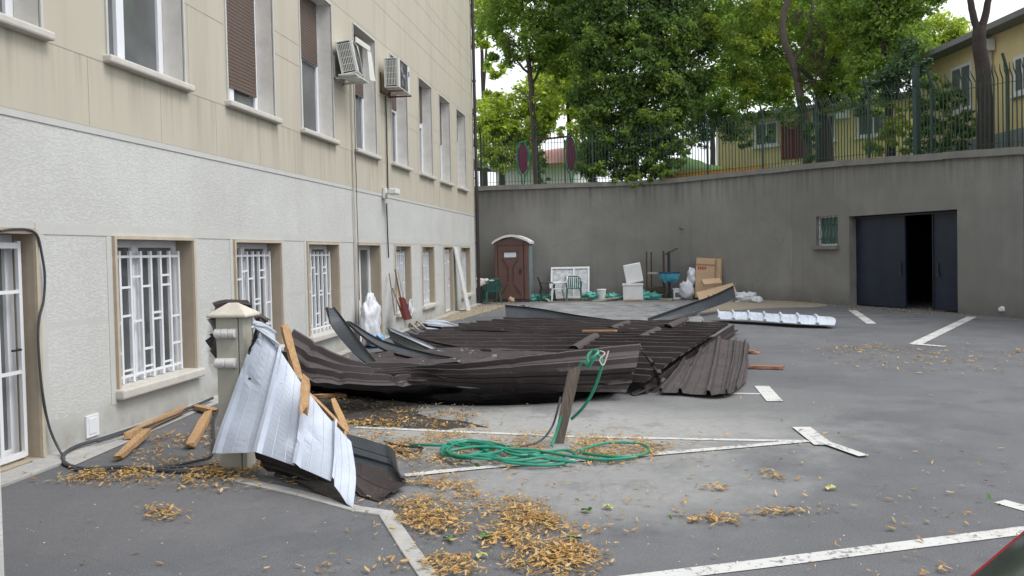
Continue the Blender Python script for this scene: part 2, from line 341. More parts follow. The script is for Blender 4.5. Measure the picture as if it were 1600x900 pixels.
# ------------------------------------------------------------------ mesh builder
class MB:
    def __init__(s): s.v = []; s.f = []; s.m = []
    def add(s, vs, fs, mi=0):
        o = len(s.v); s.v += [tuple(v) for v in vs]; s.f += [tuple(i+o for i in f) for f in fs]; s.m += [mi]*len(fs); return s
    def box(s, x0, x1, y0, y1, z0, z1, mi=0, mat=None):
        vs = [Vector((x, y, z)) for x in (x0, x1) for y in (y0, y1) for z in (z0, z1)]
        if mat: vs = [mat @ v for v in vs]
        return s.add(vs, [(0, 1, 3, 2), (4, 6, 7, 5), (0, 4, 5, 1), (2, 3, 7, 6), (0, 2, 6, 4), (1, 5, 7, 3)], mi)
    def bar(s, a, b, w, h=None, mi=0, up=(0, 0, 1), taper=1.0):
        a, b = Vector(a), Vector(b); h = h or w; d = (b-a).normalized(); up = Vector(up)
        if abs(d.dot(up)) > .98: up = Vector((1, 0, 0))
        x = d.cross(up).normalized(); y = x.cross(d).normalized()
        vs = [a+x*w/2*i+y*h/2*j for i, j in ((-1, -1), (1, -1), (1, 1), (-1, 1))] + [b+(x*w/2*i+y*h/2*j)*taper for i, j in ((-1, -1), (1, -1), (1, 1), (-1, 1))]
        return s.add(vs, [(3, 2, 1, 0), (4, 5, 6, 7), (0, 1, 5, 4), (1, 2, 6, 5), (2, 3, 7, 6), (3, 0, 4, 7)], mi)
    def tube(s, pts, r, n=8, mi=0, closed=False):
        pts = [Vector(p) for p in pts]; rs = r if isinstance(r, (list, tuple)) else [r]*len(pts)
        prev = None; vs = []; L = len(pts)
        for i, p in enumerate(pts):
            d = (pts[min(i+1, L-1)]-pts[max(i-1, 0)])
            d = d.normalized() if d.length > 1e-9 else Vector((0, 0, 1))
            if prev is None:
                u = Vector((0, 0, 1)) if abs(d.z) < .9 else Vector((1, 0, 0)); x = d.cross(u).normalized()
            else:
                x = (prev-d*prev.dot(d)); x = x.normalized() if x.length > 1e-6 else d.orthogonal().normalized()
            prev = x; y = d.cross(x)
            vs += [p+(x*math.cos(2*math.pi*k/n)+y*math.sin(2*math.pi*k/n))*rs[i] for k in range(n)]
        fs = [(i*n+k, i*n+(k+1) % n, (i+1)*n+(k+1) % n, (i+1)*n+k) for i in range(L-1) for k in range(n)]
        fs += [tuple(range(n-1, -1, -1)), tuple((L-1)*n+k for k in range(n))]
        return s.add(vs, fs, mi)
    def prism(s, poly, off, mi=0):
        off = Vector(off); p = [Vector(v) for v in poly]; n = len(p)
        vs = p+[v+off for v in p]
        return s.add(vs, [tuple(range(n-1, -1, -1)), tuple(range(n, 2*n))]+[(i, (i+1) % n, n+(i+1) % n, n+i) for i in range(n)], mi)
    def build(s, name, mats, parent=None, smooth=False, bevel=0, recalc=True, origin=None):
        me = bpy.data.meshes.new(name)
        o = Vector((0, 0, 0))
        if parent is None:
            if origin is not None: o = Vector(origin)
            else:
                a = np.array(s.v); lo, hi = a.min(0), a.max(0); o = Vector(((lo[0]+hi[0])/2, (lo[1]+hi[1])/2, lo[2]))
        else: o = ORG.get(parent.name, Vector((0, 0, 0)))
        me.from_pydata([tuple(Vector(v)-o) for v in s.v], [], s.f)
        if not isinstance(mats, (list, tuple)): mats = [mats]
        for m in mats: me.materials.append(M[m] if isinstance(m, str) else m)
        for p, mi in zip(me.polygons, s.m): p.material_index = mi
        if recalc:
            bm = bmesh.new(); bm.from_mesh(me); bmesh.ops.recalc_face_normals(bm, faces=bm.faces); bm.to_mesh(me); bm.free()
        ob = bpy.data.objects.new(name, me); COL.objects.link(ob)
        if smooth:
            for p in me.polygons: p.use_smooth = True
            me.set_sharp_from_angle(angle=R(40))
        if bevel:
            bv = ob.modifiers.new('bevel', 'BEVEL'); bv.width = bevel; bv.segments = 2; bv.limit_method = 'ANGLE'
        if parent is None: ob.location = o
        else: ob.parent = parent
        ORG[ob.name] = o
        return ob
ORG = {}
def tag(o, label, cat, group=None, kind=None):
    if label: o['label'] = label
    if cat: o['category'] = cat
    if group: o['group'] = group
    if kind: o['kind'] = kind
    return o
def thing(name, loc, label, cat, group=None):
    o = bpy.data.objects.new(name, None); COL.objects.link(o); o.location = loc; o.empty_display_size = .2
    ORG[o.name] = Vector(loc); return tag(o, label, cat, group)
def struct(o): o['kind'] = 'structure'; return o
def cr(pts, n=8):
    """Catmull-Rom through points"""
    p = [Vector(x) for x in pts]; p = [p[0]*2-p[1]]+p+[p[-1]*2-p[-2]]; out = []
    for i in range(1, len(p)-2):
        for k in range(n):
            t = k/n; a, b, c, d = p[i-1:i+3]
            out.append(.5*((2*b)+(c-a)*t+(2*a-5*b+4*c-d)*t*t+(3*b-a-3*c+d)*t**3))
    out.append(p[-2]); return out

# ================================================================== GROUND
g = MB(); g.add([(-60, -30, 0), (60, -30, 0), (60, 60, 0), (-60, 60, 0)], [(0, 1, 2, 3)])
struct(g.build('ground', 'asphalt', origin=(0, 0, 0), recalc=False))
def strip(pts, w, z=.004, name=None, mat='paint', extra=0):
    b = MB(); pts = [G(*p) for p in pts]
    for i in range(len(pts)-1):
        a, c = pts[i], pts[i+1]; d = (c-a).normalized(); n = Vector((-d.y, d.x, 0))*w/2; zz = Vector((0, 0, z))
        b.add([a-n+zz, c-n+zz, c+n+zz, a+n+zz], [(0, 1, 2, 3)])
    return struct(b.build(name or 'road_marking', mat))
strip([(555, 668), (900, 683), (1262, 690)], .07, .005)
strip([(1262, 690), (1180, 697), (1020, 711), (760, 731), (632, 744)], .085, .009)
strip([(1252, 669), (1288, 697)], .17, .013)
strip([(1282, 691), (1350, 715)], .10, .017)
strip([(1130, 615), (1202, 616)], .07, .005); strip([(1190, 604), (1211, 628)], .18, .009)
strip([(940, 912), (1180, 883), (1620, 827)], .115, .005)
strip([(1562, 784), (1640, 806)], .12, .005)
strip([(1332, 485), (1362, 506)], .20, .005); strip([(1300, 494), (1470, 495)], .12, .009, mat='paint_w')
strip([(1519, 495), (1430, 538)], .2, .005); strip([(1428, 538), (1477, 542)], .16, .009); strip([(1519, 499), (1620, 500)], .12, .009, mat='paint_w')
strip([(1070, 496), (1100, 497)], .3, .005, mat='paint_w')
# kerb of the planting bed (raised a little)
def kerb(pts, w, h, name='kerb'):
    b = MB(); pts = [G(*p) for p in pts]
    for i in range(len(pts)-1):
        d = (pts[i+1]-pts[i]); L = d.length; n = max(1, round(L/.9)); d.normalize()
        for k in range(n):
            a = pts[i]+d*(L*k/n+.004); c = pts[i]+d*(L*(k+1)/n-.004)
            b.bar(a+Vector((0, 0, h/2-.02)), c+Vector((0, 0, h/2-.02)), w, h+.04+random.uniform(-.004, .004))
    return struct(b.build(name, 'kerb', bevel=.006))
kerb([(360, 748), (470, 772), (560, 797), (602, 803)], .10, .012)
kerb([(601, 800), (640, 860), (672, 905), (700, 950)], .105, .012)
# soil bed and silt strips: thin uneven sheets
def patch(px, name, mat, z=.006, n=40, amp=.02, grow=.12):
    poly = cr([G(*p) for p in px]+[G(*px[0])], n=6)[:-1]
    c = sum(poly, Vector())/len(poly); b = MB(); N = len(poly)
    rings = 7; vs = [c+Vector((0, 0, z+amp))]
    for r in range(1, rings+1):
        for i, p in enumerate(poly):
            t = r/rings; q = c.lerp(p, t*(1+(random.uniform(-grow, grow) if r == rings else random.uniform(-.03, .03))))
            vs.append(Vector((q.x, q.y, .003 if r == rings else z+random.uniform(0, amp))))
    fs = [(0, 1+i, 1+(i+1) % N) for i in range(N)]
    for r in range(rings-1): fs += [(1+r*N+i, 1+(r+1)*N+i, 1+(r+1)*N+(i+1) % N, 1+r*N+(i+1) % N) for i in range(N)]
    b.add(vs, fs); o = b.build(name, mat); return struct(o)
patch([(470, 612), (560, 617), (655, 630), (655, 648), (760, 668), (640, 668), (560, 666), (500, 664), (470, 640)], 'soil_bed', 'soil', amp=.03)
patch([(1090, 472), (1150, 462), (1212, 464), (1290, 478), (1180, 482), (1095, 488)], 'silt_patch', 'sandy', .005, amp=.008, grow=.05)
patch([(650, 506), (705, 484), (790, 476), (760, 487), (700, 503)], 'silt_patch', 'sandy', .005, amp=.01, grow=.08)
# concrete fillet along the foot of the building
b = MB(); b.add([(-5.16, 6.1, .03), (-5.16, 26.6, .03), (-4.95, 26.6, .006), (-5.02, 18, .006), (-4.98, 12, .006), (-4.90, 8.4, .006), (-4.72, 6.1, .006)], [(0, 6, 5, 4, 3, 2, 1)])
struct(b.build('pavement', 'kerb'))
b = MB(); b.box(-5.13, -4.86, 4.8, 6.2, -.02, .028); struct(b.build('door_step_slab', 'kerb', bevel=.01))

# ================================================================== APARTMENT BUILDING
WX = -5.15; ZD = 3.06; YE = 26.6
B = thing('apartment_building', (WX, 14, 0), 'long beige and white rendered apartment building with barred lower windows', 'building')
low = [('door', 4.75, 6.22, .03, 2.0), ('win', 7.33, 8.76, .43, 1.97), ('win', 9.80, 11.17, .43, 1.96), ('win', 12.2, 13.55, .43, 1.95), ('door', 14.53, 15.95, .03, 1.95),
       ('win', 17.08, 18.3, .43, 1.94), ('win', 19.4, 20.6, .43, 1.93), ('door', 21.8, 22.9, .03, 1.93), ('win', 24.1, 25.5, .43, 1.92)]
ups = [5.0, 7.31, 9.72, 12.1, 14.62, 17.0, 19.4, 21.6, 23.85]
upw = [(y, y+(1.38 if i < 4 else 1.3)) for i, y in enumerate(ups)]; ZS, ZT = 3.80, 6.20
def wall(name, y0, y1, z0, z1, holes, x, mat):
    ys = sorted({y0, y1, *[h[0] for h in holes], *[h[1] for h in holes]}); zs = sorted({z0, z1, *[h[2] for h in holes], *[h[3] for h in holes]})
    b = MB()
    for i in range(len(ys)-1):
        for j in range(len(zs)-1):
            cy, cz = (ys[i]+ys[i+1])/2, (zs[j]+zs[j+1])/2
            if any(h[0] < cy < h[1] and h[2] < cz < h[3] for h in holes): continue
            b.add([(x, ys[i], zs[j]), (x, ys[i+1], zs[j]), (x, ys[i+1], zs[j+1]), (x, ys[i], zs[j+1])], [(0, 1, 2, 3)])
    return b.build(name, mat, B, recalc=False)
lw = wall('lower_wall', 3.5, YE, -.1, ZD, [h[1:] for h in low], WX, 'plaster')
uw = wall('upper_wall', 3.5, YE, ZD, 13.0, [(a, c, ZS, ZT) for a, c in upw], WX+.012, 'beige')
b = MB(); b.box(WX-9, WX-.004, YE-.01, YE, -.1, 12.99); b.box(WX-9, WX-.004, 3.3, YE, 13.0, 13.25)
b.build('end_wall', 'beige', B)
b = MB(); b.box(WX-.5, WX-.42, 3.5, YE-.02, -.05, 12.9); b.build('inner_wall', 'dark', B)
b = MB(); b.box(WX-9, -3.07-.0, -3, 3.44, -.1, 13.1); b.build('wall_wing', 'plaster', B)
b = MB(); b.box(WX-9, WX+.55, 3.5, YE+.4, 13.26, 13.5); b.build('roof', 'roofgrey', B)
b = MB()
for z in (3.735, 4.79, 5.13, 6.3, 7.05, 7.45, 8.1, 8.4, 9.25, 10.2, 11.2):
    segs = [(3.5, YE)]
    if ZS-.1 < z < ZT:
        segs = []; y = 3.5
        for a, c in upw: segs.append((y, a-.05)); y = c+.05
        segs.append((y, YE))
    for a, c in segs: b.box(WX+.0125, WX+.0145, a, c, z-.004, z+.004)
k = 0
for z0, z1, st in ((3.07, 3.73, 0), (3.74, 4.78, 1), (5.14, 6.29, 1), (6.31, 7.04, 0), (7.46, 8.09, 1)):
    for i in range(17):
        y = 4.6+i*1.2+(.6 if st else 0)
        if z1 > ZS and z0 < ZT and any(a-.1 < y < c+.1 for a, c in upw): continue
        if z0 > 5: continue
        b.box(WX+.0125, WX+.014, y-.003, y+.003, z0, z1)
b.build('wall_joints', 'joint', B)
b = MB(); b.box(WX+.001, WX+.0105, 3.5, YE, 2.995, ZD-.001)
b.box(WX+.001, WX+.006, 6.25, YE-.3, 2.0, 2.1)
for kd, y0, y1, z0, z1 in low:
    for y in (y0-.13, y1+.055): b.box(WX+.001, WX+.005, y, y+.075, .30, 1.998)
b.build('smooth_band', 'joint_w', B)

def opening(y0, y1, z0, z1, d, mat, parent):
    b = MB(); x0, x1 = WX-d, WX+.001
    b.box(x0, x1, y0-.05, y0, z0, z1); b.box(x0, x1, y1, y1+.05, z0, z1)
    b.box(x0, x1, y0-.05, y1+.05, z1, z1+.05); b.box(x0, x1, y0, y1, z0-.05, z0)
    return b.build('reveal', mat, parent)
def sill(y0, y1, z, proj, th, parent, ext=.07):
    b = MB(); b.box(WX-.22, WX+proj, y0-ext, y1+ext, z-th, z+.012)
    o = b.build('window_sill', 'sill', parent, bevel=.02); return o
def grille(y0, y1, z0, z1, x, parent, nb=7):
    b = MB(); r = .016
    sp = (y1-y0)/nb
    for i in range(nb+1): b.box(x-r, x+r, y0+i*sp-r, y0+i*sp+r, z0-.02, z1)
    for z in (z0+.05, z1-.06): b.box(x-.006, x+.012, y0, y1, z-.014, z+.014)
    for i in range(nb):
        zz = [z0+(z1-z0)*(.22 if i % 3 == 0 else .5 if i % 3 == 1 else .8), z1-(z1-z0)*(.28 if i % 2 else .55)]
        for z in zz: b.box(x-.01, x+.01, y0+i*sp, y0+(i+1)*sp, z-.012, z+.012)
        if i % 2: b.box(x-.01, x+.01, y0+i*sp, y0+(i+1)*sp, z0+.1, z0+.12)
    return b.build('grille', 'grille', parent)
def frame_mb(y0, y1, z0, z1, x, w=.07, d=.06, mull=()):
    b = MB(); b.box(x-d, x, y0, y0+w, z0, z1); b.box(x-d, x, y1-w, y1, z0, z1)
    b.box(x-d, x, y0+w, y1-w, z0, z0+w); b.box(x-d, x, y0+w, y1-w, z1-w, z1)
    for m in mull: b.box(x-d*.8, x+.012, m-w*.7, m+w*.7, z0+w*.5, z1-w*.5)
    return b
for i, (kd, y0, y1, z0, z1) in enumerate(low):
    x = WX-.20
    if kd == 'win':
        w = frame_mb(y0, y1, z0, z1, x, .08, .05, [(y0+y1)/2-.1]).build('window', 'pvc', B, bevel=.006)
        opening(y0, y1, z0, z1, .20, 'reveal', w); sill(y0, y1, z0, .10, .09, w)
        b = MB(); b.box(x-.035, x-.03, y0+.07, y1-.07, z0+.07, z1-.07); b.build('pane', 'glass', w)
        grille(y0+.06, y1-.09, z0+.04, z1-.12, x+.07, w)
        if i in (1, 3):
            b = MB()
            for k in range(26): b.add([(x-.10+.02*math.sin(k*1.9), y0+.1+k*.02, z0+.1), (x-.10+.02*math.sin((k+1)*1.9), y0+.12+k*.02, z0+.1), (x-.10+.02*math.sin((k+1)*1.9), y0+.12+k*.02, z1-.1), (x-.10+.02*math.sin(k*1.9), y0+.1+k*.02, z1-.1)], [(0, 1, 2, 3)])
            b.build('curtain', 'curtain', w)
    else:
        w = frame_mb(y0, y1, z0, z1, x, .09, .06, [(y0+y1)/2]).build('door', 'pvc', B, bevel=.006)
        opening(y0, y1, z0, z1, .20, 'reveal', w)
        b = MB(); b.box(x-.04, x-.035, y0+.08, y1-.08, z0+.08, z1-.08); b.build('pane', 'glass', w)
        if i in (0, 7):
            b = MB(); xx = x+.10; 
            for y in np.linspace(y0+.1, y1-.06, 6): b.box(xx-.016, xx+.016, y-.018, y+.018, z0+.03, z1-.06)
            for z in (z0+.05, z1-.1): b.box(xx-.012, xx+.014, y0+.1, y1-.06, z-.025, z+.025)
            for k, (ya, z) in enumerate(((0, 1.45), (1, .95), (2, 1.45), (3, .55), (4, 1.5), (4, .8))):
                yy = np.linspace(y0+.1, y1-.06, 6); b.box(xx-.012, xx+.012, yy[ya], yy[ya+1], z-.015, z+.015)
            b.build('grille', 'grille', w)
            b = MB(); b.tube([(xx+.01, y1-.12, 1.0), (xx+.05, y1-.12, 1.0), (xx+.05, y1-.22, 1.0)], .01); b.build('handle', 'black', w)
    b = MB(); t = .035
    b.box(WX+.001, WX+.03, y0-t, y0, z0+.001, z1+t); b.box(WX+.001, WX+.03, y1, y1+t, z0+.001, z1+t); b.box(WX+.001, WX+.032, y0, y1, z1, z1+t)
    b.build('casing', 'trim', w)
for i, (y0, y1) in enumerate(upw):
    x = WX-.24
    w = frame_mb(y0, y1, ZS, ZT, x, .09, .06, [(y0+y1)/2-.12]).build('window', 'pvc', B, bevel=.006)
    opening(y0, y1, ZS, ZT, .24, 'reveal_l', w)
    sill(y0, y1, ZS, .11, .07, w, .08)
    b = MB(); b.box(x-.04, x-.035, y0+.08, y1-.08, ZS+.08, ZT-.08); b.build('pane', 'glass', w)
    b = MB(); zb = ZS+.8; b.box(x-.05, x+.014, y0+.09, y1-.09, zb+.5, zb+.6)
    b.build('transom', 'pvc', w)
    b = MB(); t = .03
    b.box(WX+.0125, WX+.03, y0-t, y0, ZS, ZT+t); b.box(WX+.0125, WX+.03, y1, y1+t, ZS, ZT+t); b.box(WX+.0125, WX+.032, y0, y1, ZT, ZT+t)
    b.build('casing', 'joint_w', w)
    drop = {2: .34, 3: 1.35, 4: 1.25, 5: 1.4, 6: 1.5, 7: 1.2, 8: 1.6, 0: 2.0}.get(i)
    if drop:
        b = MB(); z = ZT
        while z > ZS+drop: b.box(x+.015, x+.034, y0+.05, y1-.11, z-.05, z-.006); b.box(x+.015, x+.026, y0+.05, y1-.11, z-.006, z); z -= .05
        b.build('roller_shutter', 'shutter', w)
    if i in (1, 3):
        b = MB()
        for k in range(20): b.add([(x-.12+.02*math.sin(k*1.9), y0+.35+k*.03, ZS+.1), (x-.12+.02*math.sin((k+1)*1.9), y0+.38+k*.03, ZS+.1), (x-.12+.02*math.sin((k+1)*1.9), y0+.38+k*.03, ZT-.1), (x-.12+.02*math.sin(k*1.9), y0+.35+k*.03, ZT-.1)], [(0, 1, 2, 3)])
        b.build('curtain', 'curtain', w)
b = MB(); b.box(WX+.001, WX+.02, 6.80, 6.98, .06, .27); b.box(WX+.02, WX+.026, 6.83, 6.95, .09, .24)
b.build('vent_cover', 'pvc', B, bevel=.004)
# damp grey stain plaster repair behind pillar is left to the wall itself

# downspout
b = MB(); P0 = AX(738, 100, WX)
b.tube([(WX+.10, YE-.12, 0.05), (WX+.10, YE-.12, 13.2)], .055, 10)
for z in (1.0, 3.2, 5.4, 7.6, 9.8): b.tube([(WX+.10, YE-.12, z-.03), (WX+.10, YE-.12, z+.03)], .068, 10)
dp = thing('downspout', (WX+.1, YE-.12, 0), 'dark brown rain pipe running up the far corner of the apartment building', 'rain pipe')
b.build('pipe', 'down', dp, smooth=True)
b = MB()
for z in (2.1, 4.3, 6.5): b.box(WX+.013, WX+.05, YE-.15, YE-.09, z-.015, z+.015)
b.build('bracket', 'down', dp)

# air conditioners
def ac(y0, z0, w, h, d, off, label, wrecked=False, bracket='ac'):
    x0 = WX+off; t = thing('air_conditioner', (x0, y0+w/2, z0), label, 'air conditioner')
    tw = (lambda v: v)
    if wrecked:
        Mx = Matrix.Translation((x0, y0+w/2, z0)) @ Matrix.Rotation(R(6), 4, 'X') @ Matrix.Rotation(R(-9), 4, 'Y') @ Matrix.Rotation(R(10), 4, 'Z') @ Matrix.Translation((-x0, -y0-w/2, -z0))
        tw = lambda v: Mx @ Vector(v)
    def bx(mb, *a): mb.box(*a, mat=(Mx if wrecked else None))
    b = MB(); th = .02
    bx(b, x0, x0+th, y0, y0+w, z0, z0+h); bx(b, x0+th, x0+d, y0, y0+w, z0, z0+th); bx(b, x0+th, x0+d, y0, y0+w, z0+h-th, z0+h)
    bx(b, x0+th, x0+d, y0+w-th, y0+w, z0+th, z0+h-th)
    bx(b, x0+th, x0+.04, y0, y0+th, z0+th, z0+h-th); bx(b, x0+d-.05, x0+d, y0, y0+th, z0+th, z0+h-th)
    bx(b, x0+d-.012, x0+d, y0+th, y0+.12, z0+th, z0+h-th); bx(b, x0+d-.012, x0+d, y0+w*.82, y0+w-th, z0+th, z0+h-th)
    b.build('casing', 'ac', t, bevel=.008)
    b = MB()
    n = 7
    for k in range(n):
        x = x0+.055+k*(d-.12)/(n-1)
        bx(b, x-.006, x+.006, y0-.003, y0+.02, z0+.05, z0+h-.05)
    for zz in np.linspace(z0+.05, z0+h-.05, 5): bx(b, x0+.04, x0+d-.05, y0-.001, y0+.018, zz-.005, zz+.005)
    b.build('side_grille', 'ac', t)
    b = MB(); bx(b, x0+.03, x0+d-.04, y0+.05, y0+.06, z0+.03, z0+h-.03); b.build('coil', 'ac_grille', t)
    cx, cz, rr = y0+w*.45, z0+h/2, h*.42
    b = MB()
    for r in np.linspace(.04, rr, 6):
        b.tube([tw((x0+d+.004, cx+r*math.cos(a), cz+r*math.sin(a))) for a in np.linspace(0, 2*math.pi, 25)], .005, 4)
    for a in np.linspace(0, 2*math.pi, 13)[:-1]: b.tube([tw((x0+d+.004, cx+.03*math.cos(a), cz+.03*math.sin(a))), tw((x0+d+.004, cx+rr*math.cos(a+.25), cz+rr*math.sin(a+.25)))], .004, 4)
    bx(b, x0+d-.03, x0+d-.02, y0+.11, y0+w*.83, z0+.03, z0+h-.03)
    b.build('fan_grille', 'ac_grille', t)
    b = MB(); b.tube([tw((x0+d-.015, cx, cz)), tw((x0+d+.002, cx, cz))], .05, 12)
    for a in (0, 2.09, 4.18): b.add([tw((x0+d-.012, cx+r*math.cos(a+q), cz+r*math.sin(a+q))) for r, q in ((.04, -.4), (rr*.9, -.2), (rr*.9, .5), (.04, .4))], [(0, 1, 2, 3)])
    b.build('fan', 'ac', t)
    if wrecked:
        b = MB(); q = [(x0+d, y0+.1, z0+h+.03), (x0+d+.18, y0+.35, z0+h+.02), (x0+d+.06, y0+w+.0, z0+h+.0), (x0+d+.02, y0+w+.02, z0+.05), (x0+d+.16, y0+w+.06, z0)]
        b.bar(q[0], q[2], .03, .10); b.prism([(x0+d+.05, y0+w-.12, z0+h-.05), (x0+d+.06, y0+w+.02, z0+h-.05), (x0+d+.12, y0+w+.05, z0-.0), (x0+d+.09, y0+w-.12, z0-.02)], (.015, .02, .0))
        b.prism([(x0, y0-.02, z0-.04), (x0+d+.03, y0-.03, z0-.04), (x0+d+.05, y0+w*.9, z0-.06), (x0, y0+w, z0-.04)], (0, 0, .025))
        b.build('bent_panel', 'ac', t, bevel=.006)
    b = MB(); bz = z0-.05
    for y in (y0+.12, y0+w-.12):
        b.box(WX+.013, x0+d+.06, y-.02, y+.02, bz-.02, bz+.012); b.box(WX+.013, WX+.04, y-.02, y+.02, bz-.02, bz+.4)
    b.box(WX+.042, WX+.06, y0+.1, y0+w-.1, bz-.015, bz+.008); b.build('bracket', bracket, t)
    if not wrecked:
        b = MB(); b.box(x0+d, x0+d+.004, y0+w*.86, y0+w*.95, z0+h*.6, z0+h*.78); b.build('sticker', 'ac_blue', t)
    return t
ac(13.45, 4.98, .70, .58, .30, .14, 'battered air conditioner with torn casing and bent lower panel on the facade', True)
ac(16.15, 5.28, .86, .62, .32, .14, 'intact boxy air conditioner with blue sticker, on rusty brackets farther along the facade', False, 'rust')
# pipes under the conditioners
for (px, y0_, y1_, mat, r, lab) in ((549, 122, 540, 'pipe', .016, 'thin pale pipe running down the facade below the battered air conditioner'), (553, 124, 470, 'cable', .007, 'thin grey wire beside the pale pipe below the battered air conditioner'), (603, 150, 297, 'down', .016, 'brown condensate pipe between the rusty bracketed air conditioner and the wall lamp')):
    b = MB(); a = AX(px, y0_, WX+.05); c = AX(px+3, y1_, WX+.03); c = Vector((c.x, a.y, c.z)); zz = np.linspace(a.z, c.z, 12)
    b.tube([(WX+.045, a.y+random.uniform(-.01, .01), z) for z in zz], r, 6); tag(b.build('facade_pipe' if r > .01 else 'facade_wire', mat), lab, 'pipe' if r > .01 else 'wire')
b = MB(); a = AX(604, 318, WX+.04); c = AX(607, 403, WX+.04)
b.tube([a, a.lerp(c, .5), Vector((c.x, a.y+.05, c.z))], .014, 6); tag(b.build('hanging_cable', 'black'), 'short black cable hanging down the wall under the lamp', 'cable')
LP = AX(598, 302, WX)
t = thing('wall_lamp', LP, 'small white security lamp on the facade under the brown condensate pipe', 'lamp')
b = MB(); b.box(WX+.02, WX+.08, LP.y-.09, LP.y+.09, LP.z-.12, LP.z+.12); b.tube([(WX+.08, LP.y, LP.z), (WX+.22, LP.y, LP.z+.04)], .025, 8); b.build('mount', 'ac', t, bevel=.01)
b = MB(); b.box(WX+.16, WX+.34, LP.y-.14, LP.y+.16, LP.z-.03, LP.z+.09, mat=None); b.build('lamp_head', 'plas_white', t, bevel=.02)
b = MB(); b.box(WX+.18, WX+.32, LP.y-.12, LP.y+.14, LP.z-.036, LP.z-.031); b.build('lens', 'lens', t)

# ================================================================== RETAINING WALL
WP = [(-14, 28.7), (-5.2, 28.8), (.5, 28.95), (1.5, 28.7), (2.5, 28.1), (3.6, 27.35), (5.12, 25.9), (6.36, 23.64), (8.82, 19.17), (14, 9.7), (18, 2.4)]
WT = [4.22, 4.22, 4.24, 4.24, 4.26, 4.28, 4.28, 4.17, 3.86, 3.3, 3.0]
RW = thing('retaining_wall', (0, 28.9, 0), 'tall stained grey retaining wall with concrete coping closing off the yard', 'wall')
# sample the line more finely with smooth corners
line = []
for i in range(len(WP)-1):
    a = Vector((*WP[i], WT[i])); c = Vector((*WP[i+1], WT[i+1])); n = max(1, int((c-a).length/1.0))
    for k in range(n): line.append(a.lerp(c, k/n))
line.append(Vector((*WP[-1], WT[-1])))
P6 = Vector((6.36, 23.64, 0)); DG = Vector((.48064, -.87692, 0)); NG = Vector((.87692, .48064, 0))   # along wall, outward (behind) normal
def gp(s, z, dep=0.0): return P6+DG*s+NG*dep+Vector((0, 0, z))
def s_at(px, py):
    d = ray(px, py); t = (P6-CP).dot(NG)/d.dot(NG); q = CP+d*t; return (q-P6).dot(DG), q.z
b = MB()
gs0 = s_at(1327, 400)[0]; gs1 = s_at(1496, 400)[0]; GT = 2.56
ws0 = s_at(1275, 360)[0]; ws1 = s_at(1309, 360)[0]; WZ0, WZ1 = 1.74, 2.62
for i in range(len(line)-1):
    a, c = line[i], line[i+1]
    if a.x >= 5.1 and a.x < 8.8: continue
    b.add([(a.x, a.y, -.2), (c.x, c.y, -.2), (c.x, c.y, c.z), (a.x, a.y, a.z)], [(0, 1, 2, 3)])
    if a.x < 5.1: pass
sa, sb = (Vector((5.12, 25.9, 0))-P6).dot(DG), (Vector((8.82, 19.17, 0))-P6).dot(DG)
holes = [(gs0, gs1, -.2, GT), (ws0, ws1, WZ0, WZ1)]
ss = sorted({sa, sb, gs0, gs1, ws0, ws1}); zs = [-.2, WZ0, GT, WZ1, 3.6]
ztop = lambda s: 4.28+(s-sa)/(0-sa)*(4.17-4.28) if s < 0 else 4.17+(s/sb)*(3.86-4.17)
for i in range(len(ss)-1):
    for j in range(len(zs)-1):
        cs, cz = (ss[i]+ss[i+1])/2, (zs[j]+zs[j+1])/2
        if any(h[0] < cs < h[1] and h[2] < cz < h[3] for h in holes): continue
        b.add([gp(ss[i], zs[j]), gp(ss[i+1], zs[j]), gp(ss[i+1], zs[j+1]), gp(ss[i], zs[j+1])], [(0, 1, 2, 3)])
    b.add([gp(ss[i], 3.6), gp(ss[i+1], 3.6), gp(ss[i+1], ztop(ss[i+1])), gp(ss[i], ztop(ss[i]))], [(0, 1, 2, 3)])
b.build('wall', 'retain', RW, recalc=False)
# opening jambs
b = MB(); D_ = .32
b.add([gp(gs0, -.1), gp(gs0, -.1, D_), gp(gs0, GT, D_), gp(gs0, GT)], [(0, 1, 2, 3)]); b.add([gp(gs1, -.1), gp(gs1, -.1, D_), gp(gs1, GT, D_), gp(gs1, GT)], [(0, 1, 2, 3)])
b.add([gp(gs0, GT), gp(gs1, GT), gp(gs1, GT, D_), gp(gs0, GT, D_)], [(0, 1, 2, 3)])
for s0, s1 in ((ws0, ws0), (ws1, ws1)): b.add([gp(s0, WZ0), gp(s0, WZ0, .2), gp(s0, WZ1, .2), gp(s0, WZ1)], [(0, 1, 2, 3)])
for z in (WZ0, WZ1): b.add([gp(ws0, z), gp(ws1, z), gp(ws1, z, .2), gp(ws0, z, .2)], [(0, 1, 2, 3)])
b.build('opening_edge', 'coping', RW)
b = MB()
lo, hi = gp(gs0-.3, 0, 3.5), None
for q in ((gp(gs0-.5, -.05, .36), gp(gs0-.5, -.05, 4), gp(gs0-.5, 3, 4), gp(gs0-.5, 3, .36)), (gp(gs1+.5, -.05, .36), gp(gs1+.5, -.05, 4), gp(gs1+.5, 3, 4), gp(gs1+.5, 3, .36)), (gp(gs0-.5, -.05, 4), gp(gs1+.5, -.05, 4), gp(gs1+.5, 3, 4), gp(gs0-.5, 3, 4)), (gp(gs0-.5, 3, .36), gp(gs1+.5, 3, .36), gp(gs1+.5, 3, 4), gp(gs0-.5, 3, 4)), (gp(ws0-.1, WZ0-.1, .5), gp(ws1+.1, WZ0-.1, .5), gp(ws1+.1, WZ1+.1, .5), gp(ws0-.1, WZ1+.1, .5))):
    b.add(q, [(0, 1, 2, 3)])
b.build('garage_interior', 'dark', RW)
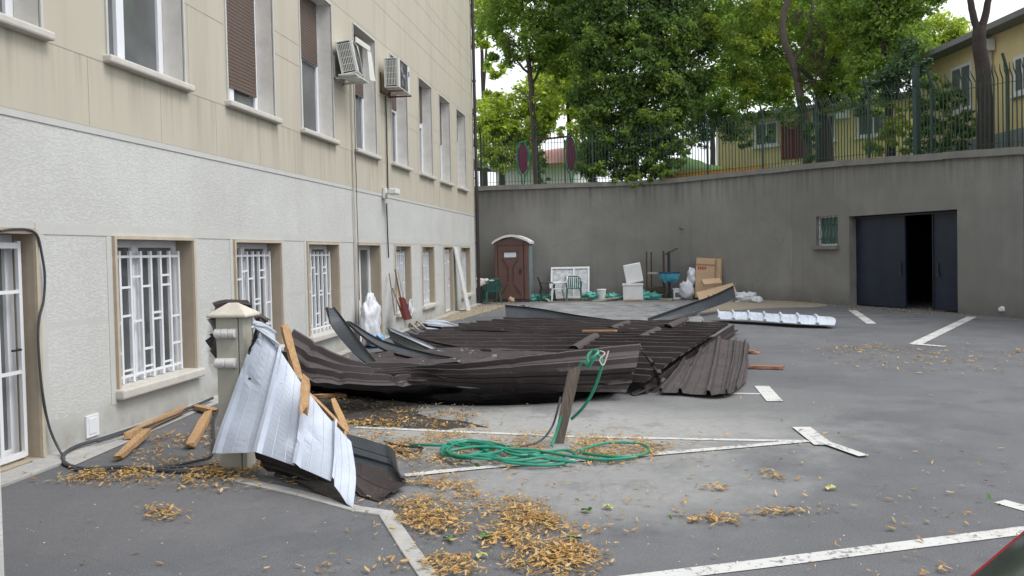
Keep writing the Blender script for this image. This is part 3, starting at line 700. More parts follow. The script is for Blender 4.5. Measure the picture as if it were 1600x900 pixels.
# coping
b = MB()
for i in range(len(line)-1):
    a, c = line[i], line[i+1]; d = Vector((c.x-a.x, c.y-a.y, 0)).normalized(); n = Vector((-d.y, d.x, 0))
    if n.y < 0: n = -n
    if n.x < -.5: n = -n
    o = n*.2
    dz = random.uniform(-.008, .008)
    vs = []
    for p in (a, c):
        for u, z in ((-.09, -.17), (.45, -.17), (.45, .0), (-.07, .0)): vs.append(Vector((p.x, p.y, p.z+z+dz))+n*u)
    b.add(vs, [(0, 1, 2, 3), (7, 6, 5, 4), (0, 4, 5, 1), (1, 5, 6, 2), (2, 6, 7, 3), (3, 7, 4, 0)])
b.build('coping', 'coping', RW)
def bar_on_wall(mb, s0, s1, z0, z1, d0, d1, mi=0):
    vs = [gp(s, z, d) for s in (s0, s1) for z in (z0, z1) for d in (d0, d1)]
    mb.add(vs, [(0, 1, 3, 2), (4, 6, 7, 5), (0, 4, 5, 1), (2, 3, 7, 6), (0, 2, 6, 4), (1, 5, 7, 3)], mi)
s1413 = s_at(1414, 400)[0]-.20; s1455 = s_at(1457, 400)[0]-.20
b = MB(); bar_on_wall(b, gs0+.02, s1413-.28*.0, .03, GT-.02, .24, .28)
bar_on_wall(b, s1413-.03, s1413, .03, GT-.02, .215, .239)
dl = b.build('door', 'door_blue', RW)
dl['label'] = 'wide left leaf of the navy steel garage door'
b = MB(); bar_on_wall(b, s1455, gs1-.02, .03, GT-.02, .24, .28); bar_on_wall(b, s1455, s1455+.03, .03, GT-.02, .215, .239)
b.build('door', 'door_blue', RW)['label'] = 'narrow right leaf of the navy steel garage door'
for s_, lab in ((s1413-.16, None), (s1455+.16, None)):
    b = MB(); bar_on_wall(b, s_-.02, s_+.02, .98, 1.25, .205, .214); bar_on_wall(b, s_-.05, s_+.05, .9, .97, .20, .214); hb = b.build('door_pull', 'iron', RW)
b = MB(); bar_on_wall(b, gs0+.04, gs1-.04, GT-.07, GT-.02, .19, .213); b.build('door_rail', 'iron', RW)
b = MB(); bar_on_wall(b, ws0+.02, ws1-.02, WZ0+.02, WZ1-.02, .17, .175); gw = b.build('window', 'glass_g', RW)
b = MB(); bar_on_wall(b, ws0-.09, ws1+.05, WZ0-.11, WZ0, -.1, .15); b.build('window_sill', 'coping', gw)
b = MB()
for s0, s1, z0, z1 in ((ws0, ws0+.05, WZ0, WZ1), (ws1-.05, ws1, WZ0, WZ1), (ws0+.05, ws1-.05, WZ0, WZ0+.05), (ws0+.05, ws1-.05, WZ1-.05, WZ1)): bar_on_wall(b, s0, s1, z0, z1, .12, .169)
b.build('frame', 'white_dirty', gw)
b = MB()
for k in range(6):
    s = ws0+.1+k*(ws1-ws0-.2)/5
    b.tube([gp(s+.035*math.sin(z*14+k), z, .1) for z in np.linspace(WZ0+.03, WZ1-.03, 12)], .009, 5)
for z in (WZ0+.2, WZ1-.25): b.tube([gp(ws0+.02, z, .1), gp(ws1-.02, z, .1)], .009, 5)
b.build('grille', 'fence', gw)

# ================================================================== UPPER TERRACE
tb = MB(); off = 90; vs = []
nb_ = [Vector((p.x, p.y, p.z-.2)) for p in line]
for i in range(len(line)-1):
    a, c = nb_[i], nb_[i+1]
    d = Vector((c.x-a.x, c.y-a.y, 0)).normalized()
    def far(p):
        e = Vector((p.x*.6+ (30 if p.x > 5 else 0)*min(1, max(0, (p.x-5)/4)), p.y, 0)); 
        return e
    fa = Vector((a.x*5, 130, 4.6)) if a.x < 5 else Vector((25+(a.x-5)*10, 130-(a.x-5)*9.8, 4.6))
    fc = Vector((c.x*5, 130, 4.6)) if c.x < 5 else Vector((25+(c.x-5)*10, 130-(c.x-5)*9.8, 4.6))
    tb.add([a, c, fc, fa], [(0, 1, 2, 3)])
struct(tb.build('terrain', 'grass', recalc=False, origin=(0, 0, 0)))

# fence on the wall
FN = thing('metal_fence', (0, 29, 4.2), 'dark green iron picket fence with bent tips along the top of the retaining wall', 'fence')
fl = []; 
acc = 0; pts2 = [Vector((p.x, p.y, p.z)) for p in line if p.x < 17 and p.x > -8]
bays = []; cur = []
step = .115; carry = 0
allp = []
for i in range(len(pts2)-1):
    a, c = pts2[i], pts2[i+1]; L = (c-a).length; d = (c-a).normalized(); s = carry
    n = Vector((-d.y, d.x, 0)).normalized()
    if n.y < 0 or n.x < -.5: n = -n
    while s < L: allp.append((a+d*s+n*.2, n, d)); s += step
    carry = s-L
FH = 1.95; per = 18
for k in range(0, len(allp)-1, per):
    seg = allp[k:k+per+1]
    p, n, d = seg[0]; r = .032
    b = MB(); b.bar(p+Vector((0, 0, -.05)), p+Vector((0, 0, FH*.93)), .06, .06, up=n); b.bar(p+Vector((0, 0, FH*.92)), p-n*.16+Vector((0, 0, FH*1.12)), .045, .045, up=n)
    b.build('fence_post', 'fence', FN)
    b = MB()
    for q, n, d in seg[1:]:
        j = random.uniform(-.01, .01); e = random.uniform(-.03, .03)
        b.bar(q+Vector((0, 0, -.02)), q+d*j+Vector((0, 0, FH*.84)), .02, .02, up=n)
        b.bar(q+d*j+Vector((0, 0, FH*.84)), q+d*(j+e)-n*.10+Vector((0, 0, FH*.93)), .019, .019, up=n)
        b.bar(q+d*(j+e)-n*.10+Vector((0, 0, FH*.93)), q+d*(j+e*2)-n*.12+Vector((0, 0, FH+e)), .018, .018, up=n, taper=.5)
    for z in (.14, FH*.78):
        for u in range(len(seg)-1): b.bar(seg[u][0]+Vector((0, 0, z)), seg[u+1][0]+Vector((0, 0, z)), .03, .012)
    b.build('picket_panel', 'fence', FN)
p = AY(1423, 238, 1); 
q = P6+DG*s_at(1423, 242)[0]+NG*.2+Vector((0, 0, 4.05))
b = MB(); b.bar(q, q+Vector((0, 0, 2.3)), .13, .13, up=NG); b.bar(q+Vector((0, 0, 2.3)), q+Vector((0, 0, 2.33)), .16, .16)
b.build('fence_post', 'fence', FN)['label'] = 'thick square post taller than the others'

# ================================================================== BUILDINGS BEHIND
def facade_building(name, a, c, z0, z1, depth, label, wallmat, roofmat='roofgrey', band=None):
    """a,c = ground-plan ends of the facade (left to right seen from yard)"""
    a = Vector((a[0], a[1], 0)); c = Vector((c[0], c[1], 0)); d = (c-a); L = d.length; d.normalize(); n = Vector((-d.y, d.x, 0))
    if n.y < 0: n = -n
    t = thing(name, (a.x, a.y, z0), label, 'building')
    def P(s, z, o=0.0): return a+d*s+n*o+Vector((0, 0, z))
    def bx(mb, s0, s1, za, zb, o0, o1):
        vs = [P(s, z, o) for s in (s0, s1) for z in (za, zb) for o in (o0, o1)]
        mb.add(vs, [(0, 1, 3, 2), (4, 6, 7, 5), (0, 4, 5, 1), (2, 3, 7, 6), (0, 2, 6, 4), (1, 5, 7, 3)])
    b = MB(); bx(b, 0, L, z0, z1, 0, depth); b.build('wall', wallmat, t)
    b = MB(); bx(b, -.4, L+.4, z1, z1+.16, -.55, depth+.4); b.build('roof', roofmat, t)
    if band: b = MB(); bx(b, 0, L, z0, band[0], -.02, 0); b.build('plinth', band[1], t)
    def win(s0, s1, za, zb, fm='white_dirty'):
        b = MB(); bx(b, s0, s1, za, zb, -.03, .0-.004); w = b.build('window', fm, t)
        b = MB(); k = (s0+s1)/2; bx(b, s0+.1, k-.04, za+.1, zb-.1, -.036, -.031); bx(b, k+.04, s1-.1, za+.1, zb-.1, -.036, -.031); b.build('pane', 'glass', w)
        b = MB(); bx(b, s0-.06, s1+.06, za-.08, za, -.12, -.004); b.build('window_sill', 'white_dirty', w)
        return w
    def sof(px):
        dd = ray(px, 300); nn = n; tt = (a-CP).dot(nn)/dd.dot(nn); q = CP+dd*tt; return (q-a).dot(d)
    def zof(px, py):
        dd = ray(px, py); tt = (a-CP).dot(n)/dd.dot(n); return (CP+dd*tt).z
    return t, bx, win, sof, zof, P, L
# near yellow building
a = AY(1436, 93, 27.6); c = AY(1600, 51, 22.6)
z_ = (a.z+c.z)/2
d2 = (Vector((c.x, c.y))-Vector((a.x, a.y))).normalized()
c2 = Vector((c.x, c.y))+d2*7
t, bx, win, sof, zof, P, L = facade_building('yellow_building', (a.x, a.y), (c2.x, c2.y), 3.8, z_, 7, 'yellow single storey building with grey flat roof edge beyond the right end of the fence', 'yellow', band=(4.75, 'greyband'))
win(sof(1488), sof(1521), zof(1500, 175), zof(1500, 102)); win(sof(1586), sof(1615), zof(1600, 145), zof(1600, 84))
b = MB(); bx(b, sof(1552)-.05, sof(1552)+.05, 3.9, zof(1552, 80), -.14, -.03); b.build('drain_pipe', 'pipe', t)
b = MB(); bx(b, sof(1546), sof(1558), zof(1552, 80), zof(1552, 62), -.25, -.03); b.build('alarm_box', 'white_dirty', t)
b = MB(); bx(b, sof(1542), sof(1551), zof(1546, 212), zof(1546, 135), -.035, -.004); b.build('door', 'door_blue', t)
b = MB(); q = P(sof(1590), z_+.16, 1.5); b.tube([q, q+Vector((0, 0, 3))], .02, 5); b.build('antenna_mast', 'iron', t)
# farther yellow building
a = AY(1120, 200, 38); c = AY(1425, 200, 33.5)
t, bx, win, sof, zof, P, L = facade_building('yellow_building', (a.x, a.y), (c.x, c.y), 3.8, AY(1330, 166, 35).z, 6, 'yellow house with white framed windows and dark red door behind the trees', 'yellow', 'roofgrey')
win(sof(1340), sof(1392), zof(1360, 213), zof(1360, 172)); win(sof(1180), sof(1218), zof(1200, 228), zof(1200, 190)); win(sof(1283), sof(1308), zof(1295, 220), zof(1295, 178))
b = MB(); bx(b, sof(1222), sof(1262), zof(1240, 248), zof(1240, 190), -.05, -.004); b.build('door', 'playred', t)
b = MB(); bx(b, sof(1312), sof(1330), zof(1320, 186), zof(1320, 174), -.35, -.004); b.build('window_box', 'white_dirty', t)
# orange low wall
a = AY(1040, 272, 30.4); c = AY(1200, 262, 29.0)
b = MB(); z0 = 3.9; b.add([(a.x, a.y, z0), (c.x, c.y, z0), (c.x, c.y, 4.62), (a.x, a.y, 4.62), (a.x+.1, a.y+.2, z0), (c.x+.1, c.y+.2, z0), (c.x+.1, c.y+.2, 4.62), (a.x+.1, a.y+.2, 4.62)], [(0, 1, 2, 3), (7, 6, 5, 4), (3, 2, 6, 7), (0, 3, 7, 4), (1, 5, 6, 2)])
tag(b.build('low_wall', 'orange'), 'low orange wall on the terrace behind the fence bars', 'wall')
# grassy bank behind it
b = MB(); z0 = 4.3
a, c = AY(1030, 262, 31.5), AY(1150, 256, 31.0); 
vs = []
for j in range(8):
    for i in range(12):
        s = i/11; u = j/7; x = a.x+(c.x-a.x)*s*1.1; vs.append((x, 31.2+u*7, 4.2+1.9*math.sin(u*1.5)*(1-.6*abs(s-.4))+random.uniform(-.08, .08)))
b.add(vs, [(j*12+i, j*12+i+1, (j+1)*12+i+1, (j+1)*12+i) for j in range(7) for i in range(11)])
struct(b.build('grass_bank', 'grass', smooth=True))
# far pink-roofed house left
a = AY(775, 280, 47); c = AY(895, 280, 46)
t, bx, win, sof, zof, P, L = facade_building('pink_house', (a.x, a.y), (c.x, c.y), 3.8, zof(800, 258) if False else AY(830, 262, 46).z, 6, 'low house with pink roof and yellow stripe seen through the fence behind the slim tree', 'plas_white', 'yellow')
b = MB(); zt = AY(830, 258, 46).z
b.add([P(-.3, zt, -.8), P(L+.3, zt, -.8), P(L+.3, zt+1.5, 3), P(-.3, zt+1.1, 3)], [(0, 1, 2, 3)]); b.add([P(-.3, zt, 6.8), P(L+.3, zt, 6.8), P(L+.3, zt+1.5, 3), P(-.3, zt+1.1, 3)], [(0, 1, 2, 3)])
b.build('roof', 'pinkroof', t)
# small shelter at the far left end of the wall
q = AY(752, 262, 31.5); t = thing('garden_shelter', (q.x, q.y, 4), 'small grey roofed shelter at the left end of the terrace beside the building corner', 'shelter')
b = MB(); b.prism([(q.x-1.2, q.y-.8, q.z+.05), (q.x+.42, q.y-.8, q.z-.12), (q.x+.2, q.y-.8, q.z+.12), (q.x-.3, q.y-.8, q.z+.32), (q.x-1.2, q.y-.8, q.z+.3)], (0, 1.6, 0)); b.build('roof', 'roofgrey', t)
for x in (-1, .1):
    b = MB(); b.bar((q.x+x, q.y-.6, 3.9), (q.x+x, q.y-.6, q.z), .1); b.build('post', 'iron', t)

# playground frame with two oval panels
def oval(px, py, Y, hw, hh, label):
    c = AY(px, py, Y); t = thing('oval_panel', (c.x, c.y, 4), label, 'play panel', 'oval playground panels behind the fence')
    b = MB(); pts = [(c.x+hw*math.cos(a), c.y, c.z+hh*math.sin(a)) for a in np.linspace(0, 2*math.pi, 29)[:-1]]; b.prism(pts, (0, .05, 0)); b.build('panel', 'purple', t)
    b = MB(); b.tube([(c.x+(hw+.06)*math.cos(a), c.y+.02, c.z+(hh+.08)*math.sin(a)) for a in np.linspace(-1.25, 4.4, 30)], .035, 6)
    b.build('hoop', 'playgreen', t)
    b = MB()
    for s in (-1, 1): b.tube([(c.x+s*.08, c.y+.02, c.z-hh), (c.x+s*.03, c.y+.02, c.z-hh-.5), (c.x+s*.14, c.y+.02, 4.0)], .03, 6)
    b.build('stand', 'playgreen', t)
oval(817, 248, 32.0, .2, .62, 'purple oval panel in a green hoop left of the slim tree trunk')
oval(892, 241, 31.6, .2, .68, 'purple oval panel in a green hoop against the dark tree foliage')
b = MB(); b.bar(AY(826, 220, 32.2), AY(890, 213, 31.8), .07, .07)
for px in (834, 882): q = AY(px, 218, 32.2); b.bar((q.x, q.y, 4), q, .05)
tag(b.build('climbing_bar', 'playred'), 'maroon metal bar spanning between the two purple oval panels', 'climbing bar')

# ================================================================== TREES
def leaves(blobs, dens, size_, name, mat, parent=None, label=None, cat=None, kind=None, group=None, flat=.5, origin=None, drop=.0, aspect=.52):
    size = size_*1.02; dens = dens*1.6
    allv = []
    for (c, r) in blobs:
        rr = Vector(r) if not isinstance(r, (int, float)) else Vector((r, r, r*.85))
        vol = rr.x*rr.y*rr.z
        n = int(dens*(rr.x*rr.z*rr.y)**(2/3)*4)
        # sub-clumps give the crown its light and dark knots
        k = max(3, n//45)
        u = rng.normal(size=(k, 3)); u /= np.linalg.norm(u, axis=1)[:, None]; rad = rng.uniform(.25, 1.0, k)**.55
        cc = u*rad[:, None]*np.array(rr)+np.array(c)
        idx = rng.integers(0, k, n); pos = cc[idx]+rng.normal(size=(n, 3))*np.array(rr).mean()*np.array([.17, .17, .12])
        allv.append(pos)
    pos = np.concatenate(allv); n = len(pos)
    sz = size*rng.uniform(.6, 1.35, n)
    nrm = rng.normal(size=(n, 3)); nrm[:, 2] += flat*1.6; nrm /= np.linalg.norm(nrm, axis=1)[:, None]
    a = rng.normal(size=(n, 3)); a[:, 2] -= .5; a -= nrm*(a*nrm).sum(1)[:, None]; a /= np.linalg.norm(a, axis=1)[:, None]
    bb = np.cross(nrm, a)
    w = (sz*aspect)[:, None]; l = sz[:, None]
    v = np.stack([pos-a*l*.5, pos+bb*w*.5+nrm*l*.06, pos+a*l*.5, pos-bb*w*.5+nrm*l*.06], 1).reshape(-1, 3)
    o = np.array(ORG[parent.name]) if parent else (np.array(origin) if origin is not None else v.mean(0))
    me = bpy.data.meshes.new(name); me.vertices.add(n*4); me.vertices.foreach_set('co', (v-o).astype(np.float32).ravel())
    me.loops.add(n*4); me.loops.foreach_set('vertex_index', np.arange(n*4, dtype=np.int32))
    me.polygons.add(n); me.polygons.foreach_set('loop_start', np.arange(0, n*4, 4, dtype=np.int32)); me.polygons.foreach_set('loop_total', np.full(n, 4, dtype=np.int32))
    me.update(); me.validate(); me.materials.append(M[mat])
    ob = bpy.data.objects.new(name, me); COL.objects.link(ob)
    if parent: ob.parent = parent
    else: ob.location = o
    if label: tag(ob, label, cat, group, kind)
    return ob
def blobs(lst, jit=.0): return [(AY(px, py, Y), r) for px, py, Y, r in lst]
def limbs(parent, paths, mat='bark', name='trunk', n=8):
    b = MB()
    for pts, r0, r1 in paths:
        c = cr(pts, 5); k = len(c)
        b.tube([p+Vector((random.uniform(-.02, .02),)*3) for p in c], [r0+(r1-r0)*i/(k-1) for i in range(k)], n)
    return b.build(name, mat, parent, smooth=True)
def tp(l, Y): return [AY(px, py, Y+dy) for px, py, dy in l]
# slim tree, left
t = thing('slim_tree', AY(840, 290, 33), 'slim tree with pale trunk and green crown standing beside the purple panels', 'tree')
ORG[t.name] = Vector(t.location)
limbs(t, [(tp([(840, 292, 0), (836, 230, 0), (832, 170, 0), (829, 125, 0), (822, 70, 0), (815, 0, 0), (810, -60, 0)], 33), .17, .05), (tp([(830, 135, 0), (848, 100, .3), (870, 60, .8), (880, 10, 1)], 33), .07, .02), (tp([(828, 118, 0), (805, 90, -.4), (785, 50, -.6)], 33), .06, .02), (tp([(832, 160, 0), (812, 140, .4), (800, 140, .6)], 33), .04, .015)])
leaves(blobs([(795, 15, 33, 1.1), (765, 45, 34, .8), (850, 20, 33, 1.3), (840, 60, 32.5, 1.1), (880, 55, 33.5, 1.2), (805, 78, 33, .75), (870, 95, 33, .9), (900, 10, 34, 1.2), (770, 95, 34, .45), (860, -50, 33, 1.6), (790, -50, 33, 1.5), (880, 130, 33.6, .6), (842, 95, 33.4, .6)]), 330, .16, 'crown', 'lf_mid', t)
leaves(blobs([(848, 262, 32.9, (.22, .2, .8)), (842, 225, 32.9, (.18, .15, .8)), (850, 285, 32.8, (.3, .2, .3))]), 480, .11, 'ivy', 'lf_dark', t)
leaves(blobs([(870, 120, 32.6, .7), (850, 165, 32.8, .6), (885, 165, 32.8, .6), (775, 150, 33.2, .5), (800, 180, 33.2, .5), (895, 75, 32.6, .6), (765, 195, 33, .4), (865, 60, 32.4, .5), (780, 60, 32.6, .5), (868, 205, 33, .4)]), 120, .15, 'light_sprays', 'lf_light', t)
# big dark tree
t = thing('dark_tree', AY(985, 292, 30.6), 'large dark broad tree drooping over the retaining wall in the middle', 'tree'); ORG[t.name] = Vector(t.location)
limbs(t, [(tp([(985, 292, 0), (992, 220, 0), (1005, 150, 0), (1022, 80, 0), (1042, 0, 0), (1050, -60, 0)], 30.8), .26, .12), (tp([(995, 200, 0), (965, 140, .4), (940, 70, .7)], 30.8), .1, .03), (tp([(1005, 150, 0), (1040, 120, .4), (1080, 90, .7)], 30.8), .09, .03), (tp([(990, 240, 0), (950, 210, -.3), (920, 200, -.6)], 30.8), .07, .02)], 'bark_d')
dk = [(915, 30, 31.5, 1.1), (945, 80, 31, 1.2), (985, 20, 31, 1.4), (1040, 60, 31, 1.3), (1075, 120, 31, 1.0), (1000, 110, 30.5, 1.3), (930, 140, 31, 1.0), (975, 170, 30.3, 1.1), (1050, 165, 30.5, 1.0), (930, 190, 30.4, .7), (1000, 215, 30, 1.0), (940, 225, 29.9, .85), (1040, 215, 29.8, .75), (975, 255, 29.6, .75), (1020, 255, 29.4, .65), (925, 262, 29.7, .55), (928, 238, 30, .5), (1085, 60, 31.5, .9), (1060, 5, 31.5, 1.3), (960, -50, 31.5, 1.8), (1040, -70, 31.5, 1.8)]
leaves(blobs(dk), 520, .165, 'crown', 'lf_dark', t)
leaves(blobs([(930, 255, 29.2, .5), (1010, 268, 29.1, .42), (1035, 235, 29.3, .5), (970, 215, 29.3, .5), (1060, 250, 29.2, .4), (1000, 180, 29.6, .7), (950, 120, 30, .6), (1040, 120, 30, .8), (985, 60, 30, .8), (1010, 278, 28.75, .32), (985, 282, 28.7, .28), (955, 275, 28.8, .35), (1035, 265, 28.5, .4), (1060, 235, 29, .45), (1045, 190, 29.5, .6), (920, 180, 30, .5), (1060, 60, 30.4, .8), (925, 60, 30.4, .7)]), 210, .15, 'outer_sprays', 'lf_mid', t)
# middle trees right of it
t = thing('twisted_tree', AY(1268, 255, 29.3), 'tree with twisted leaning trunk wrapped in ivy and dead growth behind the fence', 'tree'); ORG[t.name] = Vector(t.location)
limbs(t, [(tp([(1262, 262, 0), (1260, 200, 0), (1250, 150, 0), (1243, 110, 0), (1228, 70, 0), (1222, 35, 0), (1232, -5, 0), (1240, -50, 0)], 28.6), .17, .09), (tp([(1240, 95, 0), (1262, 60, .2), (1270, 20, .3), (1262, -30, .3)], 28.6), .07, .03), (tp([(1250, 150, 0), (1276, 120, -.2), (1288, 70, -.2), (1275, 30, -.2)], 28.6), .045, .02)], 'bark')
leaves(blobs([(1262, 95, 28.5, .62), (1275, 60, 28.5, .4), (1255, 25, 28.6, .42), (1270, 120, 28.4, .42), (1250, 130, 28.5, .3), (1285, 75, 28.4, .25)]), 520, .10, 'dead_growth', 'lf_dry', t, aspect=.22)
leaves(blobs([(1262, 200, 28.3, (.28, .25, .8)), (1268, 235, 28.2, (.22, .2, .6)), (1255, 165, 28.4, (.3, .25, .4))]), 620, .11, 'ivy', 'lf_dark', t)
t = thing('forked_tree', AY(1285, 250, 30.3), 'tree with thick dark leaning trunk beside the dark red door, bright green crown', 'tree'); ORG[t.name] = Vector(t.location)
limbs(t, [(tp([(1290, 262, 0), (1288, 215, 0), (1282, 170, 0), (1295, 120, 0), (1320, 60, 0), (1330, 0, 0)], 30), .34, .10), (tp([(1284, 190, 0), (1300, 150, .2), (1345, 110, .5), (1370, 70, .6)], 30), .12, .03), (tp([(1283, 175, 0), (1265, 120, .6), (1200, 70, 1.2), (1160, 50, 1.4)], 30), .12, .03)], 'bark_d')
leaves(blobs([(1190, 40, 31, 1.3), (1150, 90, 31, 1.0), (1200, 110, 31, 1.1), (1160, 150, 31, .7), (1215, 160, 30.6, .7), (1130, 30, 32, 1.0), (1300, 30, 30, 1.1), (1330, 90, 29.6, 1.0), (1310, 130, 29.6, .8), (1240, 70, 32, 1.2), (1290, 90, 31, .9), (1230, -40, 31, 1.8), (1320, -50, 30.5, 1.8), (1110, 75, 32, .6), (1185, 185, 30.6, .5), (1330, 155, 29.4, .6), (1150, 175, 30.8, .5), (1230, 185, 30.4, .4), (1300, 165, 29.6, .45), (1365, 165, 28.6, .5)]), 250, .16, 'crown', 'lf_mid', t)
leaves(blobs([(1185, 60, 30, .8), (1150, 120, 30.4, .6), (1225, 130, 30, .6), (1300, 60, 29.4, .7), (1210, 10, 30, .8), (1110, 40, 31, .7), (1340, 20, 29, .7), (1180, 150, 30, .5)]), 170, .16, 'light_sprays', 'lf_light', t)
t = thing('leafy_tree', AY(1385, 232, 27), 'dense green tree whose branches spill over the fence near the tall square post', 'tree'); ORG[t.name] = Vector(t.location)
limbs(t, [(tp([(1392, 245, 0), (1390, 180, 0), (1385, 120, 0), (1378, 60, 0), (1372, 0, 0)], 26.6), .14, .06), (tp([(1388, 140, 0), (1415, 110, -.6), (1440, 95, -1)], 26.6), .06, .02)], 'bark_d')
leaves(blobs([(1380, 25, 27, 1.1), (1420, 60, 26.6, .75), (1370, 75, 26.8, .9), (1340, 40, 27.4, .8), (1405, 5, 27, 1.0), (1440, 10, 27, .55), (1350, 110, 26.6, .6), (1400, -60, 27, 1.6), (1310, 10, 28, .7), (1455, -8, 27, .45)]), 430, .14, 'crown', 'lf_mid', t)
leaves(blobs([(1395, 118, 25.2, .65), (1425, 105, 24.8, .5), (1372, 138, 25.3, .5), (1410, 145, 24.9, .4), (1445, 100, 24.4, .3), (1350, 165, 26, .4), (1418, 75, 25.6, .5)]), 400, .13, 'overhanging_spray', 'lf_cool', t, flat=.9)
# shrubs behind the right part of the fence
for nm, bl, m_, lab in (('shrub', [(1450, 170, 23.6, .5), (1475, 205, 23.2, .5), (1440, 215, 23.8, .5), (1500, 190, 22.8, .4), (1480, 155, 23.4, .4), (1510, 215, 22.6, .35), (1460, 130, 23.6, .38), (1460, 195, 23.2, .45), (1490, 225, 22.6, .4), (1475, 140, 23, .35), (1505, 160, 22.6, .3)], 'lf_dark', 'dark leafy shrub pressed against the fence in front of the near yellow building'),
                       ('shrub', [(1395, 205, 25.6, .45), (1375, 225, 25.8, .4), (1400, 180, 25.6, .3), (1410, 228, 25.2, .35), (1385, 165, 25.8, .28), (1360, 235, 26, .3), (1405, 200, 25, .35)], 'lf_light', 'light green shrub behind the fence left of the tall square post'),
                       ('shrub', [(1075, 225, 30.4, .45), (1055, 245, 30, .4), (1045, 262, 29.6, .35), (1070, 200, 30.6, .4)], 'lf_mid', 'green shrub behind the fence just right of the dark tree'),
                       ('shrub', [(1120, 198, 33, .8), (1150, 205, 33, .6), (1100, 215, 33, .5), (1165, 222, 32.4, .4), (1195, 212, 32.4, .35), (1110, 175, 33, .7), (1080, 190, 33, .7), (1135, 165, 33, .6), (1070, 155, 33, .6)], 'lf_dark', 'dark hedge like shrub on the bank before the farther yellow house'),
                       ('shrub', [(757, 215, 31, .35), (770, 235, 31, .35), (785, 215, 31.4, .3), (758, 260, 30.8, .3), (778, 262, 30.8, .3), (800, 240, 31.6, .2)], 'lf_light', 'yellow green climber on the left end of the fence'),
                       ):
    leaves(blobs(bl), 420, .12, nm, M and m_, None, lab, 'shrub')
# bare trunk right
t = thing('bare_trunk_tree', AY(1538, 225, 21.6), 'dark bare trunk forking in a Y before the near yellow building', 'tree'); ORG[t.name] = Vector(t.location)
limbs(t, [(tp([(1540, 240, 0), (1540, 180, 0), (1537, 120, 0), (1531, 75, 0), (1530, 45, 0)], 21.4), .19, .15), (tp([(1529, 55, 0), (1520, 20, 0), (1513, -15, 0), (1500, -70, 0)], 21.4), .09, .06), (tp([(1531, 55, 0), (1539, 25, 0), (1546, -10, 0), (1556, -70, 0)], 21.4), .10, .06)], 'bark_d', n=10)
leaves(blobs([(1490, -110, 21.4, 1.0), (1560, -120, 21.4, 1.2), (1525, -170, 21.4, 1.4)]), 300, .14, 'crown', 'lf_mid', t)
# distant trees
far = [([(1472, 52, 46, 1.2), (1455, 75, 46, 1.0), (1490, 70, 46, .9)], 'lf_light', 'far pale green tree showing over the near yellow building roof'),
       ([(780, 180, 44, 1.4), (815, 195, 44, 1.5), (765, 210, 44, 1.1), (850, 150, 44, 1.5), (795, 235, 44, 1.1), (830, 235, 44, 1.0), (770, 250, 44, .8), (840, 190, 44, 1.2)], 'lf_light', 'far yellow green tree behind the slim trunk on the left'),
       ([(885, 120, 47, 1.7), (915, 160, 47, 1.5), (862, 140, 46, 1.3), (910, 80, 48, 1.7), (920, 215, 46, 1.4), (905, 250, 46, .9), (860, 90, 47, 1.2)], 'lf_light', 'far yellow green tree filling the gap left of the dark tree'),
       ([(1110, 140, 48, 1.8), (1160, 60, 50, 2.0), (1220, 20, 50, 2.2), (1200, 130, 48, 1.8), (1120, 30, 50, 1.4)], 'lf_mid', 'far green tree behind the twisted trunk'),
       ([(1330, 60, 52, 2.2), (1400, 70, 52, 1.8), (1280, 110, 50, 1.8), (1350, 130, 50, 1.6), (1300, 20, 52, 1.8)], 'lf_mid', 'far green tree above the farther yellow house'),
       ([(750, 20, 50, 1.3), (790, 0, 50, 1.5), (748, 70, 48, .7), (775, 110, 48, .7), (755, 160, 48, .6)], 'lf_light', 'far pale tree top beside the upper building corner')]
for bl, m_, lab in far:
    t = thing('distant_tree', (AY(bl[0][0], bl[0][1], bl[0][2]).x, bl[0][2], 4.2), lab, 'tree')
    q = AY(bl[0][0], bl[0][1], bl[0][2])
    limbs(t, [([(q.x, q.y, 4.1), (q.x+.1, q.y, (4.1+q.z)/2), (q.x, q.y, q.z)], .22, .08), ([(q.x, q.y, (4.1+q.z)/2), (q.x+.6, q.y, q.z-.4), (q.x+1.1, q.y, q.z+.3)], .1, .03)], 'bark_d')
    leaves(blobs(bl), 190, .26, 'crown', m_, t)

